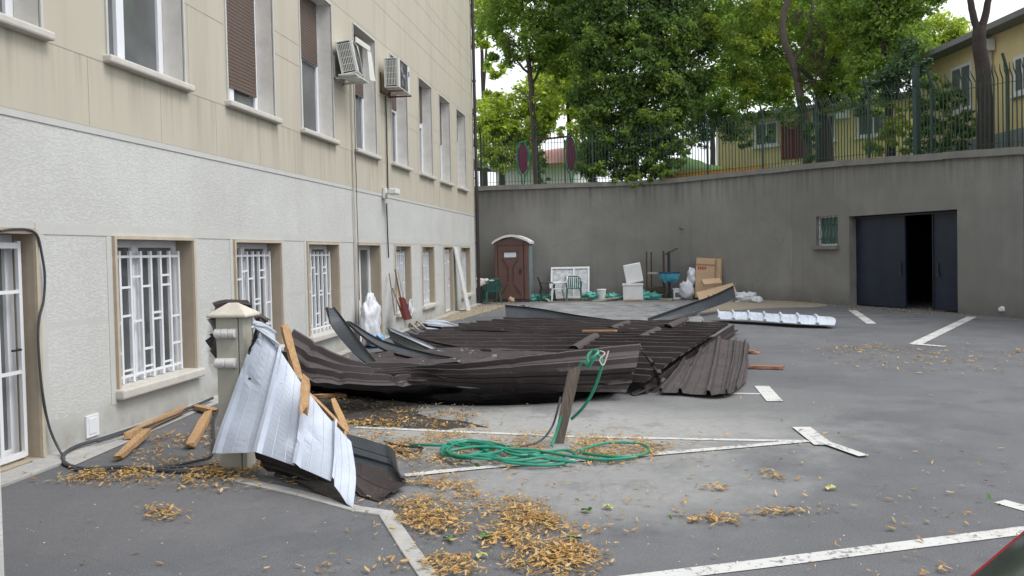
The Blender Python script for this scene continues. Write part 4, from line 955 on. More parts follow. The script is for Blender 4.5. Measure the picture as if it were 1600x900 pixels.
# ================================================================== SHEET METAL WRECKAGE
from mathutils import noise as mn
def W3(c):
    if len(c) == 4: return AY(c[0], c[1], c[3])
    return G(*c)
PROF = {'wide': [(0, 0), (.66, 0), (.74, 1), (.88, 1), (.96, 0)], 'ridge': [(0, 0), (.025, 1), (.12, 1), (.16, 0), (.40, 0), (.41, .07), (.42, 0), (.72, 0), (.73, .07), (.74, 0)],'trap': [(0, 0), (.62, 0), (.70, 1), (.90, 1), (.98, 0)], 'lead': [(0, 0), (.04, 1), (.15, 1), (.20, 0), (.58, 0), (.595, .18), (.62, 0)], 'flat': [(0, 0), (.5, 0)], 'two': [(0, 0), (.40, 0), (.44, .25), (.48, 0), (.66, 0), (.72, 1), (.90, 1), (.96, 0)]}
def sheet(name, ctrl, ribs, rib_h, mats, label, cat='roof sheet', nu=16, prof='trap', wr=.02, th=.004, group=None, parent=None, sgn=None, jag=0, up=True, smooth=False, uni=False):
    rows = [cr([W3(c) for c in r], nu) for r in ctrl]
    ncol = len(rows[0]); mid = ncol//2
    cols = [cr([r[j] for r in rows], 10) for j in range(ncol)]
    cum = [0]; ref = cols[mid]
    for i in range(1, len(ref)): cum.append(cum[-1]+(ref[i]-ref[i-1]).length)
    def samp(col, t):
        if uni:
            m = len(ctrl)-1; k = min(int(t*m), m-1); return col[k*10].lerp(col[(k+1)*10], t*m-k)
        s = t*cum[-1]
        for i in range(1, len(cum)):
            if s <= cum[i]+1e-9:
                f = (s-cum[i-1])/max(1e-9, cum[i]-cum[i-1]); return col[i-1].lerp(col[i], f)
        return col[-1]
    ts, hs = [], []
    for k in range(ribs):
        for u, h in PROF[prof]: ts.append((k+u)/ribs); hs.append(h)
    ts.append(1); hs.append(0)
    Pm = [[samp(c, t) for c in cols] for t in ts]
    nv, nc = len(ts), ncol
    Q = [[None]*nc for _ in range(nv)]; NR = [[None]*nc for _ in range(nv)]
    seed = Vector((hash(label) % 97*1.3 if False else len(label)*3.7, len(ctrl)*2.1, 0))
    for i in range(nv):
        for j in range(nc):
            i0, i1 = max(0, i-3), min(nv-1, i+3); j0, j1 = max(0, j-1), min(nc-1, j+1)
            n = (Pm[i][j1]-Pm[i][j0]).cross(Pm[i1][j]-Pm[i0][j])
            n = n.normalized() if n.length > 1e-9 else Vector((0, 0, 1))
            if up and n.z < 0: n = -n
            if sgn: n = n*sgn
            w = wr*(mn.noise(Pm[i][j]*1.1+seed)+.5*mn.noise(Pm[i][j]*2.9+seed)-.9*max(0, .12-abs(mn.noise(Pm[i][j]*1.7+seed*2)))*5)
            NR[i][j] = n; Q[i][j] = Pm[i][j]+n*(hs[i]*rib_h+w)
            if jag and j in (0, nc-1): Q[i][j] += (Pm[i][j]-Pm[i][nc//2]).normalized()*(-jag if hs[i] < .5 else 0)
            if Q[i][j].z < .012: Q[i][j].z = .012+random.uniform(0, .003)
    vs = [q for r in Q for q in r]; nt = len(vs)
    vs += [Q[i][j]-NR[i][j]*th for i in range(nv) for j in range(nc)]
    b = MB(); f = lambda i, j: i*nc+j
    top = [(f(i, j), f(i, j+1), f(i+1, j+1), f(i+1, j)) for i in range(nv-1) for j in range(nc-1)]
    b.add(vs, top, 0); 
    b.f += [tuple(nt+x for x in reversed(q)) for q in top]; b.m += [1]*len(top)
    ed = [(f(0, j), f(0, j+1)) for j in range(nc-1)]+[(f(nv-1, j+1), f(nv-1, j)) for j in range(nc-1)]+[(f(i+1, 0), f(i, 0)) for i in range(nv-1)]+[(f(i, nc-1), f(i+1, nc-1)) for i in range(nv-1)]
    b.f += [(a, nt+a, nt+c, c) for a, c in ed]; b.m += [len(mats)-1 if len(mats) > 2 else 0]*len(ed)
    o = b.build(name, mats, parent, recalc=True, smooth=smooth)
    if label and parent is None: tag(o, label, cat, group)
    return o
BR = ['brown', 'under', 'brown_p']
# main flat field of roofing
sheet('roof_sheet', [[(792, 499, .14), (960, 503, .16), (1143, 507, .26)], [(672, 519, .12), (880, 520, .14), (1118, 524, .29)], [(640, 536, .12), (860, 537, .14), (1093, 540, .28)], [(618, 550, .12), (840, 552, .12), (1068, 557, .25)], [(596, 566, .14), (820, 566, .12), (1042, 576, .22)], [(580, 583, .14), (800, 585, .12), (1015, 597, .17)]],
      15, .075, BR, 'largest flat field of dark brown ribbed roofing lying in the middle of the yard', nu=14, prof='wide', wr=.018, jag=.06)
# edge beam below the serrated edge
b = MB(); pp = cr([G(1146, 512, .12), G(1118, 531, .14), G(1080, 556, .10), (G(1045, 584, .08)), G(1008, 611, .04)], 6)
for i in range(len(pp)-1): b.bar(pp[i], pp[i+1], .03, .12)
for i in range(len(pp)-1): b.bar(pp[i]+Vector((.05, 0, -.05)), pp[i+1]+Vector((.05, 0, -.05)), .09, .012)
tag(b.build('edge_beam', 'brown'), 'bent dark steel edge profile under the serrated right edge of the roofing', 'metal profile')
# upper overlapping layer behind
sheet('roof_sheet', [[(800, 497, .22), (930, 501, .24), (1060, 504, .24)], [(745, 507, .22), (900, 509, .24), (1040, 511, .26)], [(705, 516, .21), (880, 518, .23), (1020, 519, .26)]], 6, .065, BR,
      'thin brown ribbed layer over the far part of the flat field, with staggered left ends', nu=10, prof='wide', wr=.03, jag=.09)
# folded front sheet
sheet('roof_sheet', [[(595, 583, .40), (640, 580, .40), (740, 573, .46), (860, 560, .52), (1000, 543, .56)], [(590, 588, .38), (650, 585, .38), (745, 584, .40), (860, 578, .42), (995, 570, .42)], [(575, 592, .36), (660, 592, .34), (760, 596, .30), (870, 596, .27), (988, 592, .24)], [(560, 594, .34), (665, 600, .28), (770, 607, .20), (880, 611, .14), (978, 613, .10)]],
      4, .065, ['brown_p', 'dark_under', 'brown_p'], 'front brown sheet folded into a long ridge, its ribs fanning out to the right', nu=18, prof='lead', wr=.02, uni=True)
# dark flap colours in the shaded triangular opening under the ridge
b = MB(); b.add([G(1000, 548, .50), G(1038, 592, .14), G(1005, 606, .03), G(978, 612, .05), G(1010, 600, .05)], [(0, 1, 2, 3)]); 
q = [G(998, 549, .52), G(1036, 590, .17), G(1022, 604, .02)]
sheet('roof_sheet', [[(1000, 546, .53), (1008, 553, .48), (1012, 562, .40)], [(1020, 570, .34), (1024, 576, .30), (1022, 580, .26)], [(1040, 592, .12), (1034, 598, .08), (1028, 604, .03)]], 3, .03, ['dark_under', 'dark_under', 'brown'],
      'short brown flap closing the open right end of the front ridge', nu=6, wr=.02)
sheet('roof_sheet', [[(985, 613, .03), (1000, 606, .06), (1020, 600, .08)], [(990, 617, .02), (1008, 610, .05), (1026, 603, .06)]], 2, .02, ['brown', 'dark_under'], 'small crumpled brown strip on the ground below the ridge end', nu=5, wr=.03)
sheet('shade_sheet', [[(470, 588, 0, 10.1), (560, 598, 0, 9.9), (690, 602, 0, 9.85), (800, 607, 0, 9.85), (900, 611, 0, 9.8), (965, 613, 0, 9.75)], [(468, 600, .13), (560, 612, .12), (690, 617, .10), (800, 618, .10), (900, 617, .07), (960, 614, .05)], [(472, 607, .012), (560, 622, .012), (690, 632, .012), (800, 632, .012), (890, 626, .012), (950, 616, .012)]], 2, .015, ['shadow_black', 'shadow_black'],
      'black roofing felt hanging to the ground below the front edge of the brown roofing', 'shade sheet', nu=8, wr=.05)  # added sheet; its black colour supplies the shadow below the front edge
# curled left end
sheet('roof_sheet', [[(455, 521, .86), (510, 552, .62), (570, 570, .46), (640, 577, .38), (740, 572, .32)], [(448, 535, .80), (500, 566, .56), (565, 582, .42), (640, 586, .34), (735, 582, .28)], [(442, 550, .72), (485, 580, .50), (555, 592, .40), (640, 593, .33), (735, 590, .24)], [(436, 545, .74), (470, 590, .46), (550, 601, .36), (630, 601, .30), (730, 598, .2)]],
      3, .065, ['brown_p', 'dark_under', 'brown_p'], 'brown ribbed sheet curling up to the left behind the white sheet', nu=14, prof='lead', wr=.05, uni=True)
# second strip behind the curl
sheet('roof_sheet', [[(560, 553, .30), (640, 545, .22), (720, 541, .17), (860, 541, .12)], [(575, 566, .30), (650, 560, .25), (730, 556, .20), (870, 556, .12)], [(590, 574, .32), (660, 572, .28), (735, 568, .24), (880, 564, .14)]], 3, .04, BR, 'brown ribbed strip between the curled sheet and the flat field', nu=14, wr=.05)
# upright curled flaps
sheet('flashing_strip', [[(508, 480, 0, 10.6), (530, 503, 0, 10.5), (562, 540, 0, 10.3), (598, 583, 0, 9.9)], [(519, 482, 0, 10.8), (545, 513, 0, 10.6), (580, 556, 0, 10.3), (600, 582, 0, 9.95)]], 1, .0, ['flash', 'flash', 'flash'], None, prof='flat', wr=.0, th=.012) if False else None
def strip3(name, L, R_, mats, label, lip=.03, th=.006, cat='metal flashing', nu=10):
    """U shaped flashing: two long edges given as (px,py,z|0,Y) and small folded lips"""
    a = cr([W3(c) for c in L], nu); c = cr([W3(c) for c in R_], nu); b = MB(); n = len(a); vs = []
    for i in range(n):
        t = (a[min(i+1, n-1)]-a[max(i-1, 0)]).normalized(); w = (c[i]-a[i]); nn = t.cross(w).normalized()
        if nn.y > 0: nn = -nn
        vs += [a[i]+nn*lip, a[i], c[i], c[i]+nn*lip, a[i]+nn*lip-w.normalized()*th-nn*0, a[i]-nn*th-w.normalized()*th, c[i]-nn*th+w.normalized()*th, c[i]+nn*lip+w.normalized()*th]
    fs = []; ms = []
    for i in range(n-1):
        o = i*8
        for p, q, m in ((0, 1, 0), (1, 2, 0), (2, 3, 0), (7, 6, 1), (6, 5, 1), (5, 4, 1), (4, 0, 1), (3, 7, 1)): fs.append((o+p, o+q, o+8+q, o+8+p)); ms.append(m)
    for e in (0, (n-1)*8): 
        for p in ((0, 1, 5, 4), (1, 2, 6, 5), (2, 3, 7, 6)): fs.append(tuple(e+x for x in p)); ms.append(1)
    b.add(vs, fs); b.m = ms
    return tag(b.build(name, mats), label, cat)
strip3('flashing_strip', [(509, 481, 0, 10.6), (520, 512, 0, 10.5), (553, 552, 0, 10.3), (592, 583, 0, 9.8)], [(519, 481, 0, 10.8), (540, 505, 0, 10.6), (572, 546, 0, 10.3), (600, 584, 0, 9.8)], ['flash', 'brown_p'], 'slate grey flashing sticking up highest in front of the third barred window', .035)
strip3('flashing_strip', [(539, 503, 0, 12.0), (575, 533, 0, 11.6), (612, 552, 0, 11.3), (660, 562, 0, 11), (720, 566, 0, 10.8)], [(542, 502, 0, 12.1), (590, 531, 0, 11.8), (635, 545, 0, 11.4), (675, 554, 0, 11), (730, 562, 0, 10.8)], ['flash', 'brown'], 'thin dark curved flashing rising left below the white sack', .03)
strip3('flashing_strip', [(583, 527, 0, 12.6), (596, 540, 0, 12.3), (612, 551, 0, 12.0)], [(588, 525, 0, 12.7), (603, 538, 0, 12.4), (620, 549, 0, 12.1)], ['flash', 'brown'], 'short dark bent strip beside the white sack', .02)
sheet('roof_sheet', [[(606, 512, 0, 12.6), (640, 530, 0, 12.3), (680, 548, 0, 12.0), (730, 560, 0, 11.8)], [(610, 528, 0, 12.5), (640, 543, 0, 12.2), (675, 556, 0, 11.9), (720, 563, 0, 11.6)], [(622, 545, 0, 12.4), (645, 553, 0, 12.1), (672, 560, 0, 11.8), (712, 565, 0, 11.5)]], 2, .03, ['under', 'flash', 'brown_p'], 'turned up sheet corner with grey underside left of the flat field', nu=8, wr=.02, prof='lead')
strip3('flashing_strip', [(610, 517, 0, 12.45), (645, 533, 0, 12.2), (690, 553, 0, 11.9), (722, 562, 0, 11.7)], [(607, 511, 0, 12.5), (645, 528, 0, 12.25), (692, 549, 0, 11.95), (726, 560, 0, 11.7)], ['white_tarn', 'under'], 'pale edge trim running along the turned up sheet corner', .02)
sheet('roof_sheet', [[(632, 517, 0, 13.6), (670, 528, 0, 13.2), (715, 540, 0, 12.8), (770, 546, 0, 12.5)], [(645, 527, 0, 13.4), (680, 537, 0, 13.0), (720, 545, 0, 12.6), (765, 550, 0, 12.3)]], 1, .04, ['brown', 'dark_under', 'brown_p'], 'narrow dark brown strip lifting off behind the turned up corner', nu=8, wr=.02)
# far raised flashings
strip3('flashing_strip', [(789, 478, 0, 19.2), (840, 483, 0, 19.0), (900, 493, 0, 18.7), (968, 504, 0, 18.4)], [(791, 500, 0, 18.9), (840, 503, 0, 18.8), (900, 505, 0, 18.6), (968, 506, 0, 18.3)], ['flash', 'pale_sheet'], 'long dark grey flashing standing on edge at the far left corner of the roofing', .05)
strip3('flashing_strip', [(1146, 446, 0, 22.4), (1110, 463, 0, 21.3), (1060, 484, 0, 19.6), (1012, 503, 0, 18.0)], [(1150, 467, 0, 22.2), (1112, 481, 0, 21.1), (1070, 494, 0, 19.4), (1020, 505, 0, 17.9)], ['flash', 'pale_sheet'], 'long dark grey flashing leaning up to the right against the cardboard boxes', .09)
# pale sheets behind
sheet('roof_sheet', [[(812, 476, .03), (940, 472, .04), (1055, 477, .04)], [(850, 486, .06), (960, 484, .05), (1085, 488, .05)], [(880, 495, .10), (980, 497, .06), (1100, 500, .05)], [(900, 502, .10), (990, 503, .06), (1096, 504, .05)]], 9, .03, ['pale_sheet', 'under', 'pale_sheet'], 'pale grey dusty ribbed sheet flat on the ground behind the brown roofing', nu=14, wr=.02)
sheet('roof_sheet', [[(660, 500, .10), (690, 500, .12), (716, 508, .12)], [(668, 508, .12), (695, 511, .13), (716, 515, .12)]], 2, .04, ['white_sheet', 'under', 'white_sheet'], 'small pale blue ribbed offcut by the wall at the left end of the roofing', nu=6, wr=.01)
sheet('roof_sheet', [[(664, 511, .08), (680, 513, .08), (696, 516, .08)], [(668, 516, .06), (682, 518, .06), (696, 520, .06)]], 1, .03, ['white_tarn', 'under', 'white_tarn'], 'narrow tarnished offcut in front of the small pale blue one', nu=5, wr=.01)
# ridge caps lying on the field
def cap(px0, py0, px1, py1, z, w, label, r=.085):
    a, c = G(px0, py0, z), G(px1, py1, z+.02); d = (c-a); L = d.length; d.normalize(); s = Vector((-d.y, d.x, 0)).normalized(); b = MB(); n = 9; m = 14; vs = []
    for i in range(m+1):
        for k in range(n):
            an = math.pi*k/(n-1); rr = r*(1+.05*math.sin(i*2.2)); vs.append(a+d*(L*i/m)+s*math.cos(an)*rr+Vector((0, 0, math.sin(an)*rr*.9+(.02 if k in (0, n-1) and i % 4 < 2 else 0))))
    o = len(vs); vs += [v+(v-(a+d*(L*(i//n)/m))).normalized()*-.005 for i, v in enumerate(vs)]
    fs = [(i*n+k, i*n+k+1, (i+1)*n+k+1, (i+1)*n+k) for i in range(m) for k in range(n-1)]
    b.add(vs, fs+[tuple(o+x for x in reversed(f)) for f in fs])
    for i in range(0, m, 4): b.bar(a+d*(L*(i+.3)/m)-s*r*1.15+Vector((0, 0, -.01)), a+d*(L*(i+1.9)/m)-s*r*1.15+Vector((0, 0, -.01)), .05, .006)
    tag(b.build('ridge_cap', 'brown_p', recalc=False), label, 'ridge cap')
cap(896, 548, 930, 527, .20, .1, 'half round ridge cap on the roofing, nearest the old wooden post', .09)
cap(954, 516, 981, 506, .26, .1, 'half round ridge cap touching the pale batten on the roofing', .085)
cap(1001, 532, 1028, 518, .22, .1, 'half round ridge cap in the middle right of the flat field', .10)
cap(1043, 513, 1070, 501, .28, .1, 'half round ridge cap nearest the leaning far flashing', .09)
cap(735, 572, 770, 563, .30, .1, 'ridge cap with torn raised end beside the narrow waist of the front sheet', .06)
cap(828, 566, 868, 557, .40, .1, 'long ridge cap fold along the top of the front ridge', .06)
cap(955, 552, 998, 543, .52, .1, 'crushed ridge cap at the upper right tip of the front ridge', .05)
b = MB(); b.bar(G(911, 517, .25), G(963, 517, .27), .10, .03); tag(b.build('batten', 'wood'), 'pale wooden batten lying on the flat field of roofing', 'batten')
# lighter panel at right
sheet('roof_sheet', [[(1066, 566, .12), (1050, 590, .07), (1030, 613, .04)], [(1098, 545, .16), (1083, 580, .10), (1066, 614, .04)], [(1118, 532, .18), (1110, 575, .12), (1100, 616, .05)], [(1142, 534, .16), (1137, 572, .12), (1128, 614, .07)], [(1165, 535, .13), (1162, 565, .11), (1152, 606, .08)], [(1170, 540, .08), (1169, 566, .06), (1166, 596, .03)]],
      5, .055, ['brown_p', 'dark_under', 'brown_p'], 'short faded brown ribbed panel on the ground, its ribs running away from the viewer', nu=12, prof='lead', wr=.03)
# white corrugated sheet far right
sheet('roof_sheet', [[(1119, 486, .22), (1122, 491, .17), (1121, 498, .10)], [(1180, 488, .22), (1183, 494, .17), (1182, 501, .10)], [(1240, 491, .22), (1244, 497, .17), (1243, 505, .10)], [(1300, 495, .20), (1306, 500, .16), (1304, 508, .08)]], 7, .045, ['white_sheet', 'dark_under', 'white_sheet'],
      'narrow white ribbed sheet lying alone on the asphalt in front of the retaining wall', nu=6, prof='lead', wr=.014)
# foreground white sheet
ws_ = sheet('roof_sheet', [[(399, 512, 0, 5.98), (368, 612, 0, 5.93), (336, 709, 0, 5.82)], [(434, 540, 0, 6.08), (420, 625, 0, 5.9), (402, 707, 0, 5.72)], [(471, 600, 0, 6.05), (468, 664, 0, 5.8), (461, 728, 0, 5.5)], [(519, 660, 0, 5.95), (520, 706, 0, 5.65), (517, 752, 0, 5.32)], [(549, 690, 0, 5.85), (556, 742, 0, 5.5), (552, 797, 0, 5.17)]],
      4, .045, ['white_sheet', 'dark_under', 'white_tarn'], 'big white ribbed roof sheet draped from the cream pillar down to the ground', nu=10, prof='ridge', wr=.020, uni=True)
sheet('folded_corner', [[(397, 500, 0, 6.0), (410, 503, 0, 6.1), (424, 512, 0, 6.2)], [(399, 509, 0, 5.98), (416, 514, 0, 6.04), (430, 526, 0, 6.12)], [(399, 514, 0, 5.97), (417, 527, 0, 6.02), (436, 543, 0, 6.06)]], 2, .02, ['white_tarn', 'dark_under', 'white_tarn'], 'x', nu=6, prof='two', wr=.04, parent=ws_)
sheet('roof_sheet', [[(392, 488, 0, 6.36), (404, 484, 0, 6.4), (426, 497, 0, 6.45)], [(396, 497, 0, 6.3), (408, 494, 0, 6.3), (420, 503, 0, 6.4)], [(396, 508, 0, 6.22), (407, 505, 0, 6.2), (419, 512, 0, 6.3)]], 2, .02, ['brown_p', 'flash', 'under'], 'crumpled scrap of brown sheet at the top of the big white sheet by the pillar', nu=6, wr=.05, prof='two')
# brown underside facets right of it
sheet('roof_sheet', [[(541, 677, 0, 6.3), (580, 688, 0, 6.1), (612, 700, 0, 5.95), (624, 726, 0, 5.75)], [(546, 700, 0, 6.1), (585, 712, 0, 5.95), (612, 722, 0, 5.85), (630, 742, 0, 5.65)], [(552, 722, 0, 5.95), (590, 732, 0, 5.85), (620, 742, 0, 5.75), (636, 753, 0, 5.6)]], 1, .02, ['dark_under', 'flash', 'dark_under'], 'dark upper half of the folded gutter right of the white sheet', nu=8, wr=.03, prof='two', up=False)
sheet('roof_sheet', [[(552, 722, 0, 5.93), (590, 732, 0, 5.83), (620, 742, 0, 5.73), (636, 753, 0, 5.58)], [(553, 745, 0, 5.7), (575, 760, 0, 5.6), (600, 770, 0, 5.5), (618, 768, 0, 5.45)], [(553, 762, 0, 5.5), (567, 776, 0, 5.42), (584, 785, 0, 5.35), (598, 786, 0, 5.3)]], 1, .02, ['brown', 'dark_under', 'brown'], 'brownish lower half of the folded gutter piece, touching the leaves', nu=8, wr=.03, prof='two')
sheet('roof_sheet', [[(396, 700, 0, 5.98), (450, 712, 0, 5.95), (520, 742, 0, 5.75), (548, 770, 0, 5.5)], [(402, 722, .03, 5.9) if False else (402, 722, 0, 6.0), (460, 742, 0, 5.85), (515, 765, 0, 5.65), (546, 782, 0, 5.42)], [(430, 742, .015), (470, 756, .015), (515, 775, .015), (545, 790, .015)]], 2, .03, ['dark_under', 'dark_under', 'brown'],
      'dark crumpled sheet lying in the hollow below the big white sheet', nu=8, wr=.05)
# crumpled pieces behind the pillar
sheet('roof_sheet', [[(331, 471, 0, 6.75), (350, 468, 0, 6.8), (388, 470, 0, 6.85)], [(336, 482, 0, 6.6), (360, 480, 0, 6.7), (392, 484, 0, 6.8)], [(328, 498, 0, 6.55), (345, 500, 0, 6.6), (380, 500, 0, 6.7)]], 2, .03, ['brown', 'dark_under', 'brown_p'], 'crumpled dark brown sheet lying on the wall side of the pillar cap', nu=6, wr=.08)
sheet('roof_sheet', [[(321, 496, 0, 6.75), (331, 510, 0, 6.6), (334, 525, 0, 6.5), (344, 538, 0, 6.45)], [(338, 490, 0, 6.7), (344, 510, 0, 6.6), (346, 525, 0, 6.5), (352, 540, 0, 6.45)]], 1, .03, ['under', 'dark_under', 'brown'], 'torn scrap hanging left of the pillar, upper of two', nu=6, wr=.10)
sheet('roof_sheet', [[(320, 532, 0, 6.7), (326, 548, 0, 6.55), (345, 572, 0, 6.45)], [(335, 522, 0, 6.7), (342, 535, 0, 6.55), (352, 556, 0, 6.45)]], 1, .03, ['brown', 'dark_under', 'brown'], 'torn dark scrap hanging left of the pillar, lower of two', nu=6, wr=.10)

# ================================================================== PILLAR
p0 = G(344, 735); px_, py_ = p0.x, p0.y+.0
t = thing('gate_pillar', (px_+.18, py_+.18, 0), 'cream rendered pillar with pitched cap and rows of white glazed rolls', 'pillar')
pw = .24; ph = 1.265
b = MB(); b.box(px_, px_+.190, py_, py_+.15, 0, ph); b.box(px_+.199, px_+pw, py_, py_+.15, 0, ph); b.box(px_+.1895, px_+.1995, py_+.02, py_+.14, 0, ph-.001); b.m[-6:] = [1]*6
b.build('shaft', ['pillar', 'black'], t, bevel=.006)
b = MB(); e = .055; x0, x1, y0, y1 = px_-e, px_+pw+e, py_-e, py_+.15+e; mx, my = (x0+x1)/2, (y0+y1)/2
b.add([(x0, y0, ph), (x1, y0, ph), (x1, y1, ph), (x0, y1, ph), (x0, y0, ph+.025), (x1, y0, ph+.025), (x1, y1, ph+.025), (x0, y1, ph+.025), (mx-.04, my, ph+.12), (mx+.04, my, ph+.12)],
      [(3, 2, 1, 0), (0, 1, 5, 4), (1, 2, 6, 5), (2, 3, 7, 6), (3, 0, 4, 7), (4, 5, 9, 8), (6, 7, 8, 9), (5, 6, 9), (7, 4, 8)])
b.build('cap', 'cap', t, bevel=.01)
for zc, n, r in ((1.135, 3, .040), (.89, 2, .042)):
    for k in range(n):
        w = .172/n; a = px_+.002+k*(w+.004)+.0; b = MB(); b.tube([(a, py_-.012, zc), (a+.004, py_-.012, zc), (a+w-.004, py_-.012, zc), (a+w, py_-.012, zc)], [r*.85, r, r, r*.85], 16); b.build('glazed_roll', 'lampw', t, smooth=True)
tag(b, None, None) if False else None

# ================================================================== WOOD PIECES
def plank(pts, w, h, label, mat='wood', name='plank', jag=True, cat='plank'):
    P = [W3(p) for p in pts]; b = MB()
    ax = Vector((0, 0, 1))
    d = (P[-1]-P[0]).normalized(); x = d.cross(ax).normalized() if abs(d.z) < .9 else Vector((1, 0, 0)); y = x.cross(d).normalized(); vs = []
    n = 7
    for i in range(n):
        c = P[0].lerp(P[-1], i/(n-1)) if len(P) == 2 else cr(P, 6)[round(i/(n-1)*((len(P)-1)*6))]
        k = 1.0 if 0 < i < n-1 else .75
        for u, v in ((-1, -1), (1, -1), (1, 1), (-1, 1)):
            vs.append(c+x*u*w/2*k*random.uniform(.85, 1.1)+y*v*h/2*random.uniform(.85, 1.1)+(d*random.uniform(-.05, .05) if i in (0, n-1) and jag else Vector()))
    fs = [(3, 2, 1, 0), tuple((n-1)*4+k for k in range(4))]+[(i*4+k, i*4+(k+1) % 4, (i+1)*4+(k+1) % 4, (i+1)*4+k) for i in range(n-1) for k in range(4)]
    b.add(vs, fs); o = b.build(name, mat)
    return tag(o, label, cat)
plank([(443, 506, 0, 7.3), (454, 545, 0, 7.2), (466, 590, 0, 7.1)], .075, .05, 'split pine plank leaning upright behind the upper right edge of the white sheet')
plank([(478, 593, 0, 5.85), (475, 645, 0, 5.66)], .065, .05, 'short pine stub lying on the white sheet')
plank([(480, 613, 0, 6.5), (508, 640, 0, 6.3), (540, 674, 0, 6.15)], .028, .028, 'thin pine lath along the right edge of the white sheet', name='lath', cat='lath')
plank([(521, 627, 0, 6.9), (542, 676, 0, 6.45)], .06, .03, 'tapering pine splinter standing beside the thin lath')
plank([(292, 638, .05), (245, 658, .06), (201, 680, .05)], .075, .06, 'long split pine plank against the foot of the building')
plank([(233, 671, .10), (185, 714, .04)], .07, .05, 'pine plank propped on the long split plank near the vent cover')
plank([(326, 645, .07), (297, 697, .04)], .09, .05, 'pine plank pointing at the viewer left of the pillar')
plank([(304, 635, .05), (337, 642, .05)], .09, .04, 'short splintered pine piece by the wall behind the pillar')
plank([(492, 619, .04), (541, 617, .05)], .07, .04, 'pale pine piece on the soil under the curled sheet')
plank([(1169, 573, .03), (1224, 574, .03)], .12, .04, 'reddish batten right of the faded panel, nearer of two', 'wood_red', 'batten', cat='batten')
plank([(1168, 549, .03), (1184, 550, .03)], .18, .04, 'short reddish block right of the faded panel, farther of two', 'wood_red', 'batten', cat='batten')
# post
a, c = G(872, 697, -.03), AY(898, 575, 7.05)
b = MB(); d = (c-a); x = Vector((1, 0, 0)); vs = []; n = 8
for i in range(n):
    q = a.lerp(c, i/(n-1)); w = .045+.012*i/(n-1)
    for u, v in ((-1, -1), (1, -1), (1, 1), (-1, 1)): vs.append(q+Vector((u*w*random.uniform(.95, 1.05)+u*0, v*.03, (.02*u if i == n-1 else 0)+random.uniform(-.008, .008))))
b.add(vs, [(3, 2, 1, 0), tuple((n-1)*4+k for k in range(4))]+[(i*4+k, i*4+(k+1) % 4, (i+1)*4+(k+1) % 4, (i+1)*4+k) for i in range(n-1) for k in range(4)])
tag(b.build('wooden_post', 'wood_old'), 'weathered grey board post leaning right out of the leaves with green hose behind it', 'post')

# ================================================================== HOSES AND CABLES
def hose(name, pts, r, mat, label, cat, n=8, sub=8):
    c = cr([W3(p) for p in pts], sub); b = MB(); b.tube(c, r, n); return tag(b.build(name, mat, smooth=True), label, cat)
hose('garden_hose', [(862, 697, .02), (868, 680, 0, 7.0), (880, 640, 0, 7.1), (892, 600, 0, 7.15), (905, 573, 0, 7.12), (913, 566, 0, 7.1), (921, 574, 0, 7.0), (918, 558, 0, 7.05), (927, 548, 0, 7.1), (935, 550, 0, 7.0), (926, 560, 0, 6.95), (922, 570, 0, 7.0), (933, 555, 0, 7.1), (941, 566, 0, 7.0), (935, 590, 0, 7.0), (925, 615, 0, 7.02), (910, 638, 0, 7.05), (893, 655, 0, 7.1)], .014, 'hose', 'green garden hose knotted in the air above the old wooden post', 'hose')
hose('binding_wire', [(938, 548, 0, 7.0), (945, 552, 0, 6.98), (937, 562, 0, 6.96), (943, 570, 0, 6.97), (951, 548, 0, 7.0)], .006, 'fabric_pink', 'pale pink rag strip tied in the knot of the hanging green hose', 'rag', 5)
cp = []
lp = random.Random(3)
cp = [(640, 694, .03), (690, 696, .04), (740, 693, .05), (765, 700, .05), (730, 712, .05), (692, 710, .05), (700, 697, .06), (750, 690, .06), (800, 705, .05), (860, 707, .05), (880, 715, .04), (840, 722, .04), (790, 718, .05), (760, 705, .06), (712, 692, .06), (690, 702, .06), (720, 716, .05), (770, 712, .07), (790, 722, .05), (850, 727, .03), (885, 722, .03), (845, 712, .05), (800, 710, .07), (770, 696, .06), (725, 690, .07), (698, 705, .08), (745, 716, .07), (800, 716, .05), (880, 703, .04), (910, 716, .03), (960, 716, .03), (995, 712, .03), (1013, 705, .03), (1008, 696, .03), (985, 692, .03), (950, 692, .03), (920, 699, .03), (905, 706, .03), (950, 713, .05), (992, 714, .05), (940, 718, .04), (880, 711, .06), (830, 703, .06), (780, 700, .08), (730, 698, .08), (700, 692, .07), (735, 688, .06), (790, 697, .07), (770, 708, .08), (715, 712, .08), (705, 704, .08), (760, 698, .09), (815, 708, .07), (860, 718, .05), (900, 722, .04), (850, 715, .06), (805, 720, .06), (750, 712, .08)]
hose('garden_hose', cp, .012, 'hose', 'tangled green garden hose coiled among the leaves beside the post', 'hose')
hose('black_hose', [(600, 690, .03), (625, 697, .03), (660, 700, .03), (640, 708, .02), (610, 704, .02)], .011, 'black', 'thin black hose curling right of the folded gutter piece', 'hose')
hose('grey_hose', [(790, 697, .02), (820, 697, .02), (845, 688, .05), (862, 668, .12), (870, 645, 0, 7.25), (876, 620, 0, 7.3)], .010, 'cable', 'thin grey hose rising from the leaves behind the wooden post', 'hose')
X = WX+.045
wpts = [AX(0, 361, X), AX(20, 358, X), AX(45, 359, X), AX(58, 368, X), AX(64, 390, X), AX(70, 430, X), AX(68, 470, X), AX(61, 500, X), AX(60, 540, X), AX(66, 610, X), AX(78, 670, X), G(98, 712, .03), G(112, 730, .02), G(150, 738, .02), G(220, 732, .02), G(300, 729, .02), G(340, 725, .02)]
b = MB(); b.tube(cr(wpts, 7), .0105, 8); tag(b.build('cable', 'cable', smooth=True), 'grey cable hung over the left door head and trailing down the wall to the ground', 'cable')
